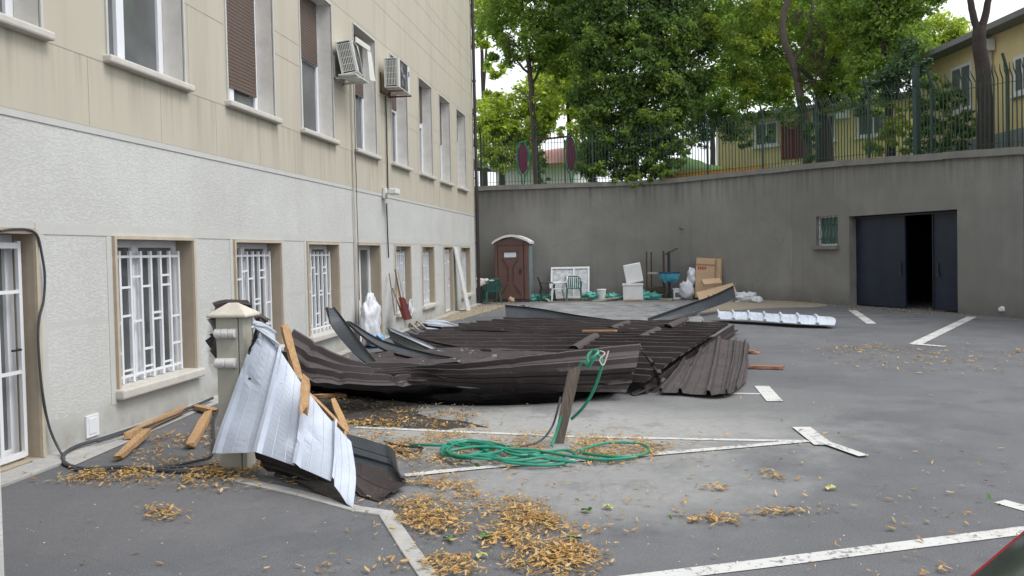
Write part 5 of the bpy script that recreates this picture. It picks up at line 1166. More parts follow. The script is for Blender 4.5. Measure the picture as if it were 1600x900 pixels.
hose('cable', [(332, 622, .06), (290, 640, .055), (230, 662, .055), (160, 685, .055), (118, 698, .05), (99, 712, .03), (105, 726, .02), (140, 733, .02), (190, 730, .02), (260, 735, .02), (320, 738, .02), (370, 736, .02)], .018, 'cable', 'thick dark cable running along the foot of the building to the pillar', 'cable')
hose('cable', [(343, 636, .04), (334, 655, .05), (334, 690, .04), (330, 712, .03), (300, 722, .02), (250, 731, .02)], .012, 'black', 'black cable looping at the left side of the pillar', 'cable')
hose('cable', [(152, 690, .06), (180, 681, .065), (235, 664, .075), (290, 642, .06)], .010, 'cable', 'thin grey cable lying on top of the thick cable near the vent cover', 'cable')

# ================================================================== ITEMS AT THE BUILDING WALL
# white sack in the doorway
def lump(name, c, r, mat, label, cat, seed=1, fr=2.2, amp=.22, seg=22, parent=None, flat_bottom=True):
    b = MB(); vs = []; n, m = seg, seg//2+3
    for i in range(m+1):
        th = math.pi*i/m
        for k in range(n):
            ph = 2*math.pi*k/n; d = Vector((math.sin(th)*math.cos(ph), math.sin(th)*math.sin(ph), math.cos(th)))
            s = 1+amp*(mn.noise(d*fr+Vector((seed*5.1, 0, 0)))+.6*abs(mn.noise(d*fr*2.3+Vector((0, seed*3.3, 0)))))
            v = Vector((d.x*r[0]*s, d.y*r[1]*s, d.z*r[2]*s)); 
            if flat_bottom: v.z = max(v.z, -r[2]*.8)
            vs.append(Vector(c)+v)
    fs = [(i*n+k, i*n+(k+1) % n, (i+1)*n+(k+1) % n, (i+1)*n+k) for i in range(m) for k in range(n)]
    b.add(vs, fs); o = b.build(name, mat, parent, smooth=False)
    for p in o.data.polygons: p.use_smooth = True
    if label: tag(o, label, cat)
    return o
q = AX(568, 500, WX+.12)
bag = lump('sack', (q.x+.15, q.y-.05, .44), (.17, .30, .50), 'sack', 'tall crumpled white sack with pale blue print in the doorway behind the flashings', 'sack', 4, 2.6, .36, 44)
lump('sack', (q.x+.30, q.y-.1, .12), (.12, .26, .13), 'sack_blue', 'low blue printed bag at the foot of the tall white sack', 'sack', 7, 3, .3)
# broom sticks leaning
def stick(a, c, r, label, mat='wood_old', name='broom_stick', cat='stick', Y=None):
    b = MB(); b.tube([a, a.lerp(c, .5)+Vector((random.uniform(-.01, .01), 0, 0)), c], r, 7); return tag(b.build(name, mat), label, cat)
for (x0, y0, x1, y1, lab, mt) in ((608, 427, 617, 492, 'thin grey stick leaning on the wall, leftmost of the leaning bundle', 'wood_old'), (617, 421, 632, 492, 'tall brown broom stick with its end beside the barred window', 'wood_dark'), (613, 450, 630, 498, 'short stick crossing low in the leaning bundle', 'wood_old'), (622, 425, 634, 480, 'greenish pole on the right of the leaning bundle', 'wood_grey'), (620, 440, 629, 497, 'pale pole in the middle of the leaning bundle', 'wood')):
    a = AX(x0, y0, WX+.06); c = AX(x1, y1, WX+.35); stick(a, c, .015, lab, mt)
b = MB(); a = AX(626, 475, WX+.3); b.prism([a+Vector((0, -.12, .14)), a+Vector((.02, .10, .1)), a+Vector((.14, .2, -.35)), a+Vector((.14, -.28, -.33))], (.05, 0, .02)); tag(b.build('dustpan', 'playred'), 'maroon plastic shovel head at the foot of the leaning sticks', 'shovel head')
for k, (x, y) in enumerate(((632, 505), (640, 512), (650, 508))):
    plank([(x-4, y-12, .14), (x+14, y+4, .06)], .05, .03, ['pale splinter leaning beside the shovel head, leftmost of three', 'pale splinter beside the shovel head, middle of three', 'pale splinter beside the shovel head, rightmost of three'][k], 'wood_grey', 'splinter', cat='splinter')
# fan on the sill
q = AX(641, 479, WX+.14); t = thing('desk_fan', (q.x, q.y, q.z-.2), 'small blue desk fan with round guard on the window sill beside the leaning sticks', 'fan')
b = MB()
for r in (.07, .12, .17): b.tube([(q.x+.02, q.y+r*math.cos(a), q.z+r*math.sin(a)) for a in np.linspace(0, 2*math.pi, 20)], .008, 5)
for a in np.linspace(0, 2*math.pi, 13)[:-1]: b.tube([(q.x+.02, q.y, q.z), (q.x+.02, q.y+.17*math.cos(a), q.z+.17*math.sin(a))], .004, 4)
b.build('guard', 'plas_white', t)
b = MB(); b.tube([(q.x-.10, q.y, q.z), (q.x, q.y, q.z)], .06, 10)
for a in (0, 2.1, 4.2): b.prism([(q.x, q.y, q.z), (q.x, q.y+.15*math.cos(a), q.z+.15*math.sin(a)), (q.x+.01, q.y+.15*math.cos(a+.8), q.z+.15*math.sin(a+.8))], (.01, 0, 0))
b.build('motor', 'blue_rim', t); b = MB(); b.tube([(q.x-.05, q.y, q.z-.2), (q.x-.05, q.y, q.z)], .02, 6); b.tube([(q.x-.05, q.y, q.z-.21), (q.x-.05, q.y, q.z-.18)], .09, 12); b.build('stand', 'plas_white', t)
# leaning white board
a, c = AX(709, 392, WX+.08), AX(727, 482, WX+.75)
a = AX(713, 391, WX+.07); base = G(722, 483)
b = MB(); y0 = base.y
b.add([(WX+.07, 22.9, 1.93), (WX+.07, 23.32, 1.93), (WX+.40, 23.5, .02), (WX+.40, 23.05, .02), (WX+.03, 22.9, 1.92), (WX+.03, 23.32, 1.92), (WX+.35, 23.5, .02), (WX+.35, 23.05, .02)], [(0, 1, 2, 3), (7, 6, 5, 4), (0, 4, 5, 1), (3, 2, 6, 7), (0, 3, 7, 4), (1, 5, 6, 2)])
tag(b.build('white_board', 'white_dirty', bevel=.005), 'tall white board leaning on the building between the last door and last window', 'board')

# ================================================================== ITEMS ALONG THE RETAINING WALL
YB = 27.3
def GJ(px, py):
    g_ = G(px, py); lim = 27.65 if px < 1060 else 27.65-(px-1060)*.018
    if g_.y > lim: g_ = AY(px, py, lim)
    return Vector((g_.x, g_.y, 0))
def gxy(px, py): v = GJ(px, py); return v
# portable toilet
tq = AY(774, 466, 27.2); tr = AY(827, 466, 27.2); x0, x1 = tq.x, tr.x; y0, y1 = 27.2, 28.35; H = 2.13
t = thing('portable_toilet', ((x0+x1)/2, (y0+y1)/2, 0), 'brown plastic portable toilet with white domed roof by the retaining wall', 'portable toilet')
b = MB(); b.box(x0, x1, y0+.05, y1, .08, H)
b.box(x0, x0+.09, y0, y0+.05, .08, H); b.box(x1-.16, x1, y0, y0+.05, .08, H)
b.prism([(x0+.0901, y0+.001, H-.14), (x1-.1601, y0+.001, H-.14), (x1-.1601, y0+.001, H), ((x0+x1)/2-.03, y0+.001, H+.14), (x0+.0901, y0+.001, H)], (0, .048, 0))
b.build('cabin', 'wc', t, bevel=.015)
b = MB(); b.box(x1+.001, x1+.02, y0+.12, y1-.1, .12, H-.05)
b.build('side_panel', 'wc_side', t)
b = MB(); b.box(x0-.03, x1+.03, y0-.03, y1+.02, 0, .079); b.build('base', 'wc_d', t)
b = MB(); vs = []; n = 15
for yy in (y0-.09, y1+.06):
    for k in range(n):
        u = k/(n-1); x = x0-.07+(x1-x0+.14)*u; z = H-.02+.25*math.sin(math.pi*u)**.85; vs.append((x, yy, z))
for yy in (y0-.09, y1+.06):
    for k in range(n):
        u = k/(n-1); x = x0-.07+(x1-x0+.14)*u; z = H-.10+.25*math.sin(math.pi*u)**.85; vs.append((x, yy, z))
fs = [(k, k+1, n+k+1, n+k) for k in range(n-1)]+[(2*n+k, 3*n+k, 3*n+k+1, 2*n+k+1) for k in range(n-1)]+[(k, 2*n+k, 2*n+k+1, k+1) for k in range(n-1)]+[(n+k, n+k+1, 3*n+k+1, 3*n+k) for k in range(n-1)]+[(0, n, 3*n, 2*n), (n-1, 3*n-1, 4*n-1, 2*n-1)]
b.add(vs, fs); b.build('roof', 'wc_roof', t, smooth=True)
dx0, dx1 = x0+.12, x1-.19
b = MB(); b.box(dx0, dx1, y0+.012, y0+.049, .10, H-.16)
b.prism([(dx0+.0, y0+.012, H-.158), (dx1, y0+.012, H-.158), (dx1-.1, y0+.012, H-.03), (dx0+.1, y0+.012, H-.03)], (0, .03, 0))
dr = b.build('door', 'wc', t, bevel=.01)
cx = (dx0+dx1)/2
b = MB()
for s in (-1, 1):
    b.bar((cx+s*.28, y0+.006, 1.52), (cx+s*.09, y0+.006, 1.22), .03, .02); b.bar((cx+s*.09, y0+.006, 1.24), (cx+s*.09, y0+.006, .72), .03, .02); b.bar((cx+s*.12, y0+.006, .62), (cx+s*.36, y0+.006, .25), .03, .02)
b.bar((cx-.3, y0+.006, 1.75), (cx+.3, y0+.006, 1.75), .04, .02)
b.build('relief', 'wc_d', dr)
b = MB(); b.box(cx-.22, cx+.20, y0+.0, y0+.0115, 1.57, 1.76); b.build('sign_plate', 'blue_sign', dr)
b = MB(); b.box(dx1-.14, dx1-.06, y0-.01, y0+.0115, 1.0, 1.16); b.build('handle', 'black', dr)
# plastic chairs
def pchair(loc, rz, mat, label, cat='plastic chair'):
    t = thing('plastic_chair', loc, label, cat)
    Mx = Matrix.Translation(loc) @ Matrix.Rotation(rz, 4, 'Z')
    T = lambda p: Mx @ Vector(p)
    b = MB(); b.prism([T(p) for p in ((-.24, -.24, .42), (.24, -.24, .42), (.21, .2, .40), (-.21, .2, .40))], (0, 0, .025)); b.build('seat', mat, t, bevel=.008)
    for sx in (-1, 1):
        for y, yy in ((-.22, -.27), (.2, .27)): b = MB(); b.bar(T((sx*.27, yy, 0)), T((sx*.23, y, .42)), .035, .05, taper=1.2); b.build('leg', mat, t)
    b = MB(); 
    for x in np.linspace(-.17, .17, 6): b.bar(T((x, .21, .42)), T((x*1.1, .30, .80)), .04, .012)
    b.tube([T(p) for p in ((-.24, .18, .42), (-.25, .29, .76), (-.15, .32, .84), (.15, .32, .84), (.25, .29, .76), (.24, .18, .42))], .022, 6)
    b.build('backrest', mat, t)
    for sx in (-1, 1):
        b = MB(); b.tube([T(p) for p in ((sx*.24, -.24, .42), (sx*.27, -.24, .58), (sx*.28, -.18, .64), (sx*.28, .15, .65), (sx*.25, .26, .66))], .024, 6); b.build('armrest', mat, t)
    return t
v = GJ(768, 474); pchair((v.x, v.y, 0), R(-150), 'plas_green', 'green plastic chair carrying a pale cushion, left of the portable toilet')
v = GJ(738, 474); pchair((v.x-.1, v.y, 0), R(160), 'black', 'dark metal chair under the pale cushion beside the building corner', 'chair')
v = AY(744, 447, G(752, 474).y); 
Mx = Matrix.Translation((v.x, v.y, .62)) @ Matrix.Rotation(R(-20), 4, 'Y') @ Matrix.Rotation(R(15), 4, 'Z')
b = MB(); b.box(-.45, .45, -.3, .3, -.10, .10, mat=Mx); o = tag(b.build('cushion', 'fabric_pink', bevel=.05), 'pale pink and white mattress cushion slumped over the chairs by the building corner', 'cushion')
b = MB(); b.box(-.42, .40, -.28, .28, .0, .05, mat=Matrix.Translation((v.x+.15, v.y+.1, .80)) @ Matrix.Rotation(R(8), 4, 'Y') @ Matrix.Rotation(R(-10), 4, 'Z')); tag(b.build('folded_cover', 'white_dirty', bevel=.02), 'grey white folded cover on top of the pink cushion', 'cover')
v = GJ(897, 468); pchair((v.x, v.y, 0), R(5), 'plas_green', 'green plastic chair in front of the film wrapped panel')
v = GJ(872, 467); pchair((v.x, v.y, 0), R(-75), 'plas_white', 'dirty white plastic chair turned sideways left of the green chair')
v = GJ(857, 467); pchair((v.x-.05, v.y+.1, 0), R(100), 'iron', 'dark low chair beside the dirty white one', 'chair')
# film wrapped panel leaning
a, c = AY(860, 462, 28.2), AY(921, 462, 28.2); zt = AY(890, 417, 28.6).z
t = thing('wrapped_panel', ((a.x+c.x)/2, 28.3, 0), 'white framed panel wrapped in crinkled plastic film leaning on the retaining wall', 'panel')
def lean(mb, x0, x1, u0, u1, off, th):
    P = lambda x, u, o: Vector((x, 28.15+.5*u-.0+o, .05+(zt-.05)*u))
    vs = [P(x, u, o) for x in (x0, x1) for u in (u0, u1) for o in (off, off+th)]
    mb.add(vs, [(0, 1, 3, 2), (4, 6, 7, 5), (0, 4, 5, 1), (2, 3, 7, 6), (0, 2, 6, 4), (1, 5, 7, 3)])
b = MB(); lean(b, a.x, c.x, 0, 1, .02, .04); b.build('film', 'film', t)
b = MB()
for x in (a.x, (a.x+c.x)/2+.1, c.x-.06): lean(b, x, x+.06, 0, 1, -.015, .03)
lean(b, a.x, c.x, .94, 1, -.018, .03); lean(b, a.x, c.x, 0, .06, -.018, .03); b.build('frame', 'plas_white', t)
# bucket
v = GJ(940, 466); t = thing('bucket', (v.x, v.y, 0), 'white plastic bucket with lid by the film wrapped panel', 'bucket')
b = MB(); b.tube([(v.x, v.y, 0), (v.x, v.y, .36)], [.13, .16], 14); b.build('body', 'plas_white', t, smooth=True); b = MB(); b.tube([(v.x, v.y, .361), (v.x, v.y, .39)], [.175, .16], 14); b.build('lid', 'plas_white', t)
# white boxes
v = GJ(989, 466)
t = thing('white_box', (v.x, v.y, 0), 'white polystyrene box on the ground under the tilted white panel', 'box')
b = MB(); b.box(v.x-.34, v.x+.34, v.y-.22, v.y+.22, .0, .5); b.build('body', 'plas_white', t, bevel=.015); b = MB(); b.box(v.x-.36, v.x+.36, v.y-.24, v.y+.24, .501, .57); b.build('lid', 'white_dirty', t, bevel=.01)
b = MB(); b.box(-.30, .30, -.12, .12, 0, .66, mat=Matrix.Translation((v.x+.08, v.y+.05, .60)) @ Matrix.Rotation(R(-10), 4, 'Y')); tag(b.build('white_case', 'plas_white', bevel=.03), 'tilted white appliance casing standing on the polystyrene box', 'casing')
# upturned wooden frame
v0, v1 = GJ(1011, 465), GJ(1037, 465); t = thing('wooden_stand', ((v0.x+v1.x)/2, v0.y, 0), 'dark wooden chair frame standing upside down with its legs in the air', 'chair')
hh = AY(1012, 393, v0.y).z
for x, y, h_ in ((v0.x, v0.y, hh), (v1.x, v1.y, hh+.02), (v0.x+.17, v0.y+.42, hh-.02), (v1.x+.04, v1.y+.42, hh)):
    b = MB(); b.bar((x, y, .1), (x+.01, y, h_), .05, .05); b.build('leg', 'wood_dark', t)
b = MB(); b.box(v0.x-.04, v1.x+.1, v0.y-.03, v0.y+.5, .28, .42); b.build('seat', 'wood_dark', t, bevel=.02)
b = MB(); b.bar((v0.x, v0.y, .92), (v1.x, v1.y, .92), .03, .06); b.bar((v0.x+.17, v0.y+.42, .9), (v1.x+.04, v0.y+.42, .9), .03, .06); b.build('rail', 'wood_grey', t)
b = MB(); b.box(v0.x, v1.x+.05, v0.y+.05, v0.y+.45, .06, .22); b.build('backrest', 'wood_dark', t, bevel=.03)
# blue covered stand
v = GJ(1046, 465); t = thing('covered_basin', (v.x, v.y, 0), 'turquoise draped round basin on a dark iron stand with a crooked top handle', 'basin')
b = MB(); b.tube([(v.x, v.y, 0), (v.x, v.y, 1.65)], .05, 8); b.tube([(v.x, v.y, 1.62), (v.x+.3, v.y, 1.76)], .025, 6); b.tube([(v.x, v.y, 1.6), (v.x-.12, v.y, 1.55)], .03, 6)
for a_ in (0, 2.1, 4.2): b.bar((v.x, v.y, .3), (v.x+.25*math.cos(a_), v.y+.25*math.sin(a_), 0), .03)
b.build('stand', 'iron', t)
b = MB(); vs = []; n = 24; 
for r, z in ((.1, .60), (.24, .62), (.31, .72), (.35, .86), (.36, .90)):
    for k in range(n): vs.append((v.x+(r+(.02 if k % 2 else -.015))*math.cos(2*math.pi*k/n), v.y-.06+(r+(.02 if k % 2 else -.015))*math.sin(2*math.pi*k/n), z+(random.uniform(-.05, .05) if r < .3 else 0)))
b.add(vs, [(i*n+k, i*n+(k+1) % n, (i+1)*n+(k+1) % n, (i+1)*n+k) for i in range(4) for k in range(n)]); b.build('cloth', 'blue_cloth', t)
b = MB(); b.tube([(v.x, v.y-.06, .901), (v.x, v.y-.06, .95)], .37, 24); b.build('rim', 'blue_rim', t)
# white tub and bags
v = GJ(1059, 467); t = thing('white_tub', (v.x, v.y, 0), 'square white tub between the draped basin and the white bags', 'tub')
b = MB(); b.box(v.x-.15, v.x+.15, v.y-.15, v.y+.15, 0, .34); b.build('body', 'plas_white', t, bevel=.02); b = MB(); b.box(v.x-.17, v.x+.17, v.y-.17, v.y+.17, .341, .38); b.build('lid', 'plas_white', t); b = MB(); b.box(v.x-.1, v.x+.1, v.y-.156, v.y-.151, .08, .24); b.build('sticker', 'ac_grille', t)
v = GJ(1074, 467); lump('plastic_bag', (v.x, v.y+.1, .28), (.24, .2, .34), 'sack', 'crumpled white plastic bag against the cardboard boxes, lower of two', 'bag', 9, 3, .45)
lump('plastic_bag', (v.x+.18, v.y+.25, .72), (.15, .15, .30), 'sack', 'crumpled white plastic bag against the cardboard boxes, upper of two', 'bag', 12, 3, .5)
v = GJ(1168, 467); lump('plastic_bag', (v.x, v.y+.2, .12), (.36, .25, .17), 'sack', 'flat white plastic bag alone on the silt right of the cardboard', 'bag', 15, 3, .5)
# cardboard
t_ = GJ(1086, 467); u_ = AY(1090, 403, t_.y+.4)
t = thing('cardboard_box', (t_.x+.4, t_.y, 0), 'tall open cardboard box with red print leaning on the retaining wall', 'cardboard box')
def tilt(mb, c, rz, ry, rx, dims, mi=0):
    Mx = Matrix.Translation(c) @ Matrix.Rotation(rz, 4, 'Z') @ Matrix.Rotation(ry, 4, 'Y') @ Matrix.Rotation(rx, 4, 'X'); mb.box(-dims[0]/2, dims[0]/2, -dims[1]/2, dims[1]/2, 0, dims[2], mi, Mx); return Mx
b = MB(); Mx = tilt(b, (t_.x+.42, t_.y+.3, .02), R(0), R(4), R(-9), (.82, .22, 1.38)); b.build('carton', 'card', t, bevel=.01)
b = MB(); b.box(.22, .26, -.16, -.112, .1, 1.36, 0, Mx); b.box(-.41, .22, -.135, -.112, 1.14, 1.17, 0, Mx); b.box(.40, .46, -.1, .2, .1, 1.38, 0, Mx); b.build('tape', 'card_d', t)
b = MB(); 
for k in range(4): b.box(-.36+k*.075, -.305+k*.075, -.118, -.1105, .98, 1.08, 0, Mx); 
for k in range(3): b.box(-.03+k*.09, .04+k*.09, -.118, -.1105, .52, .62, 0, Mx)
b.build('print', 'red_print', t)
b = MB(); c = GJ(1115, 467); Mx = Matrix.Translation((c.x+.1, c.y-.35, .12)) @ Matrix.Rotation(R(4), 4, 'Z') @ Matrix.Rotation(R(-14), 4, 'Y') @ Matrix.Rotation(R(42), 4, 'X'); b.box(-.6, .62, -.36, .40, 0, .08, 0, Mx); t = thing('flattened_box', (c.x, c.y, 0), 'flattened cardboard carton with dark handle slots lying in front of the tall box', 'cardboard box')
b.build('carton', 'card', t)
b = MB(); 
for k in range(4): b.bar(Mx @ Vector((-.34+k*.17, -.1, .083)), Mx @ Vector((-.27+k*.17, .12, .083)), .05, .006)
b.build('slots', 'dark', t)
b = MB(); tilt(b, (c.x-.05, c.y+.05, .55), R(8), R(-4), R(30), (.6, .3, .12)); b.build('flap', 'card', t)
# teal nets
for k, (px, py, w, h_, lab) in enumerate(((845, 465, .32, .12, 'teal net heap right beside the portable toilet'), (828+0, 462, .25, .12, 'small teal net scrap tucked at the toilet base'), (925, 465, .3, .14, 'small teal net heap left of the bucket'), (957, 465, .34, .12, 'teal net heap right of the bucket'), (1003, 467, .36, .17, 'biggest teal net heap in front of the polystyrene box'), (1020, 468, .26, .14, 'teal net bundle in front of the upturned chair'))):
    v = GJ(px, py); lump('net_heap', (v.x, v.y+(.1 if k else .2), h_*.75), (w, .25, h_), 'teal', lab, 'net', 20+k, 4, .8, 26)
plank([(858, 470, .05), (846, 463, .12)], .1, .04, 'short pale board leaning toward the teal net by the toilet', 'wood_grey')
plank([(927, 470, .05), (975, 464, .10)], .12, .05, 'long pale board on the ground below the bucket', 'wood_grey')
plank([(978, 469, .05), (1004, 469, .05)], .16, .05, 'short pale board below the biggest teal heap', 'wood')
plank([(1031, 468, .05), (1051, 468, .05)], .14, .07, 'thick pale block below the iron stand', 'wood_grey')
plank([(865, 468, .04), (925, 468, .04)], .1, .04, 'reddish board under the film wrapped panel', 'wood_red')
for k, (px, py, lab) in enumerate(((800, 472, 'crumpled pale rag in front of the portable toilet door'), (1130-18, 469, 'crumpled pale paper below the flattened carton'), (1183, 462, 'small pale paper scrap beside the flat white bag'))):
    v = GJ(px, py); lump('rag', (v.x, v.y, .07), (.14, .12, .10), 'card' if k == 0 else 'sack', lab, 'rag', 40+k, 4, .8, 14)
# small white knob on wall
sk, zk = s_at(1566, 483)
b = MB(); c = gp(sk, zk, -.02); b.tube([c+NG*.02, c-NG*.05], [.07, .05], 10); tag(b.build('wall_vent', 'plas_white'), 'small round white vent cap low on the retaining wall near the right edge', 'vent')

for k, (px, py) in enumerate(((1175, 352), (1063, 358))):
    a_ = AY(px, py, 27.1 if k == 0 else 28.3); b = MB(); b.tube([a_+Vector((.1, .15, 0)), a_+Vector((-.02, -.06, 0)), a_+Vector((-.02, -.07, .07))], .02, 6)
    tag(b.build('wall_hook', 'rust'), ['small rusty hook in the retaining wall above the flat white bag', 'small rusty hook in the retaining wall above the white bags'][k], 'hook')
# ================================================================== RED CAR (rear corner)
CX, CYc = .60, 1.35
prof = [(.62, .28), (.60, .50), (.62, .70), (.72, .775), (.80, .80), (.89, .915), (1.0, 1.055), (1.15, 1.22), (1.38, 1.39), (1.75, 1.46), (2.4, 1.465), (2.85, 1.36), (3.5, .98), (4.25, .84), (4.42, .62), (4.42, .28)]
def hw(z): return .84 if z < .78 else .84-(z-.78)*.33
prof = [(x-.085, z) for x, z in prof]
T_ = thing('red_car', (2.5, CYc, 0), 'red hatchback corner with dark rear window at the bottom right edge', 'car')
b = MB(); n = len(prof); cols = 9; vs = []
for x, z in prof:
    h_ = hw(z)
    for k in range(cols):
        u = -1+2*k/(cols-1); e = (abs(u)**4)
        vs.append((x+(.05*e if x < 2 else -.05*e), CYc+u*h_, z-(.02*e)))
fs = [(i*cols+k, i*cols+k+1, (i+1)*cols+k+1, (i+1)*cols+k) for i in range(n-1) for k in range(cols-1)]
fs += [tuple(i*cols for i in range(n)), tuple(i*cols+cols-1 for i in reversed(range(n))), tuple([0*cols+k for k in range(cols)]+[(n-1)*cols+k for k in reversed(range(cols))])]
b.add(vs, fs); b.build('body', 'carred', T_, smooth=True)
def on(i, u, off):
    x, z = prof[i]; h_ = hw(z); e = abs(u)**4; return Vector((x+(.05*e if x < 2 else -.05*e)-off*.75, CYc+u*h_, z-.02*e+off*.66))
b = MB(); us = np.linspace(-.955, .955, 11); ids = [4, 5, 6, 7, 8]; vs = []
for i in ids:
    for u in us: vs.append(on(i, u, .006)+Vector((.012 if i == 4 else -.02 if i == 8 else 0, 0, .02 if i == 4 else -.02 if i == 8 else 0)))
b.add(vs, [(i*11+k, i*11+k+1, (i+1)*11+k+1, (i+1)*11+k) for i in range(len(ids)-1) for k in range(10)]); b.build('rear_window', 'carglass', T_, smooth=True, recalc=False)
b = MB(); vs = []
for i in (11, 12):
    for u in us: vs.append(on(i, u*.95, -.006)+Vector((0.01, 0, .014)))
b.add(vs, [(k, k+1, 11+k+1, 11+k) for k in range(10)]); b.build('windscreen', 'carglass', T_, recalc=False)
for s in (-1, 1):
    for xa, xb in ((1.35, 2.1), (2.16, 3.1)):
        b = MB(); zz = .92; f = lambda x, z: (x, CYc+s*(hw(z)+.006), z)
        b.add([f(xa, zz), f(xb, zz), f(min(xb, 2.75), 1.32), f(xa+.12, 1.36)], [(0, 1, 2, 3)]); b.build('side_window', 'carglass', T_)
    b = MB(); b.box(.50, .575, CYc+s*.78-.06, CYc+s*.78+.06, .52, .76); b.build('tail_light', 'red_print', T_, bevel=.02)
    b = MB(); b.box(4.295, 4.355, CYc+s*.62-.14, CYc+s*.62+.14, .60, .74); b.build('headlight', 'lens', T_, bevel=.02)
    for x in (1.25, 3.7):
        b = MB(); y = CYc+s*.76; b.tube([(x, y-.1, .31), (x, y+.1, .31)], .31, 28); w = b.build('wheel', 'tyre', T_, bevel=.02); b = MB(); b.tube([(x, y+s*.1, .31), (x, y+s*.108, .31)], .2, 20); b.build('rim', 'rim', w)
b = MB(); b.box(.50, .525, CYc-.26, CYc+.26, .48, .59); b.build('number_plate', 'plas_white', T_)

# ================================================================== LEAVES ON THE GROUND
def scatter(regs, size, name, mat, label, cat, kind='stuff', maxz=.05, asp=.33):
    P = []; size *= .66; regs = [(a, b_, c*1.15, d*1.15, int(e*(2.0 if e > 100 else 1.0)), f, h*.45) for a, b_, c, d, e, f, h in regs]

    for cx, cy, rx, ry, n, rot, pile in regs:
        a = R(rot); m = 0
        for _ in range(n):
            if random.random() < .5: u, v = random.gauss(0, .62), random.gauss(0, .62)
            else:
                r = math.sqrt(random.random()); th = random.uniform(0, 2*math.pi); u, v = r*math.cos(th), r*math.sin(th)
            x = cx+u*rx*math.cos(a)-v*ry*math.sin(a); y = cy+u*rx*math.sin(a)+v*ry*math.cos(a)
            if y < 455: continue
            g_ = G(x, y); 
            if g_.x < WX+.1: continue
            if mn.noise(Vector((g_.x*2.6, g_.y*2.6, 3.1)))+.5*mn.noise(Vector((g_.x*7, g_.y*7, 1.1))) < random.uniform(-.5, .32): continue
            P.append((g_.x, g_.y, .012+abs(random.gauss(0, 1))*abs(pile)*.012))
    P = np.array(P); n = len(P)
    sz = size*rng.uniform(.35, 1.0, n)**1.0*1.75*np.where(rng.random(n) < .25, .45, 1); th = rng.uniform(0, 2*math.pi, n)
    nr = rng.normal(size=(n, 3))*np.array([.28, .28, 0])+np.array([0, 0, 1]); nr /= np.linalg.norm(nr, axis=1)[:, None]
    a = np.stack([np.cos(th), np.sin(th), 0*th], 1); a -= nr*(a*nr).sum(1)[:, None]; a /= np.linalg.norm(a, axis=1)[:, None]; bb = np.cross(nr, a)
    l = sz[:, None]*a; w = (sz*asp*rng.uniform(.6, 1.2, n))[:, None]*bb; c = (sz*rng.uniform(.03, .26, n))[:, None]*nr
    P[:, 2] += .006
    # six-vertex curled leaf: tip, shoulder pair, waist pair, stem
    V = np.stack([P-l*.5+c*.6, P-l*.15-w*.5+c*.5, P-l*.05, P-l*.15+w*.5+c*.5, P+l*.28-w*.32+c*.4, P+l*.28+w*.32+c*.4, P+l*.55+c*.7], 1).reshape(-1, 3)
    V[:, 2] = np.maximum(V[:, 2], .008)
    tri = np.array([[0, 1, 2], [0, 2, 3], [1, 4, 2], [2, 5, 3], [2, 4, 6], [2, 6, 5]]); F = (np.arange(n)[:, None, None]*7+tri[None]).reshape(-1)
    me = bpy.data.meshes.new(name); o = V.mean(0); o[2] = 0
    me.vertices.add(len(V)); me.vertices.foreach_set('co', (V-o).astype(np.float32).ravel()); me.loops.add(len(F)); me.loops.foreach_set('vertex_index', F.astype(np.int32))
    k = len(F)//3; me.polygons.add(k); me.polygons.foreach_set('loop_start', np.arange(0, k*3, 3, dtype=np.int32)); me.polygons.foreach_set('loop_total', np.full(k, 3, dtype=np.int32)); me.update(); me.validate()
    me.materials.append(M[mat]); ob = bpy.data.objects.new(name, me); ob.location = o; COL.objects.link(ob); tag(ob, label, cat, None, kind); return ob
scatter([(720, 800, 110, 32, 900, 12, 1.5), (660, 800, 50, 30, 500, 20, 1.5), (840, 860, 90, 45, 1300, 25, 1.6), (700, 888, 45, 14, 220, 0, 1.5), (820, 795, 40, 12, 180, 5, 1), (850, 815, 30, 8, 110, 0, 1), (900, 870, 40, 12, 120, 5, 1), (905, 835, 30, 10, 100, 0, 1), (640, 775, 50, 14, 260, -10, 1.2), (700, 765, 60, 12, 180, 0, 1)],
        .050, 'fallen_leaves', 'lf_fall', 'thick drift of dry orange leaves in the foreground beside the kerb', 'leaves')
scatter([(830, 700, 200, 20, 1500, 1, 1.5), (960, 703, 60, 18, 450, 0, 1.5), (690, 705, 80, 24, 700, 0, 1.5), (620, 690, 60, 25, 350, 0, 1.3)], .055, 'fallen_leaves', 'lf_fall', 'dry brown leaves gathered round the green hose and the post', 'leaves')
scatter([(250, 745, 130, 12, 800, -2, 1.8), (400, 738, 90, 16, 600, 0, 1.6), (300, 700, 60, 25, 350, -10, 1.2), (260, 690, 50, 10, 150, -20, 1), (255, 806, 26, 10, 110, 0, 2.0), (160, 742, 30, 8, 120, 0, 1.5), (330, 765, 50, 8, 80, 0, 1)], .055, 'fallen_leaves', 'lf_fall', 'strip of dry leaves along the cables left of the white sheet', 'leaves')
scatter([(600, 640, 130, 28, 900, 3, 1.5), (690, 655, 70, 12, 250, 5, 1), (560, 665, 70, 8, 200, 2, 1)], .06, 'fallen_leaves', 'lf_fall', 'leaves littering the dark soil below the curled brown sheet', 'leaves')
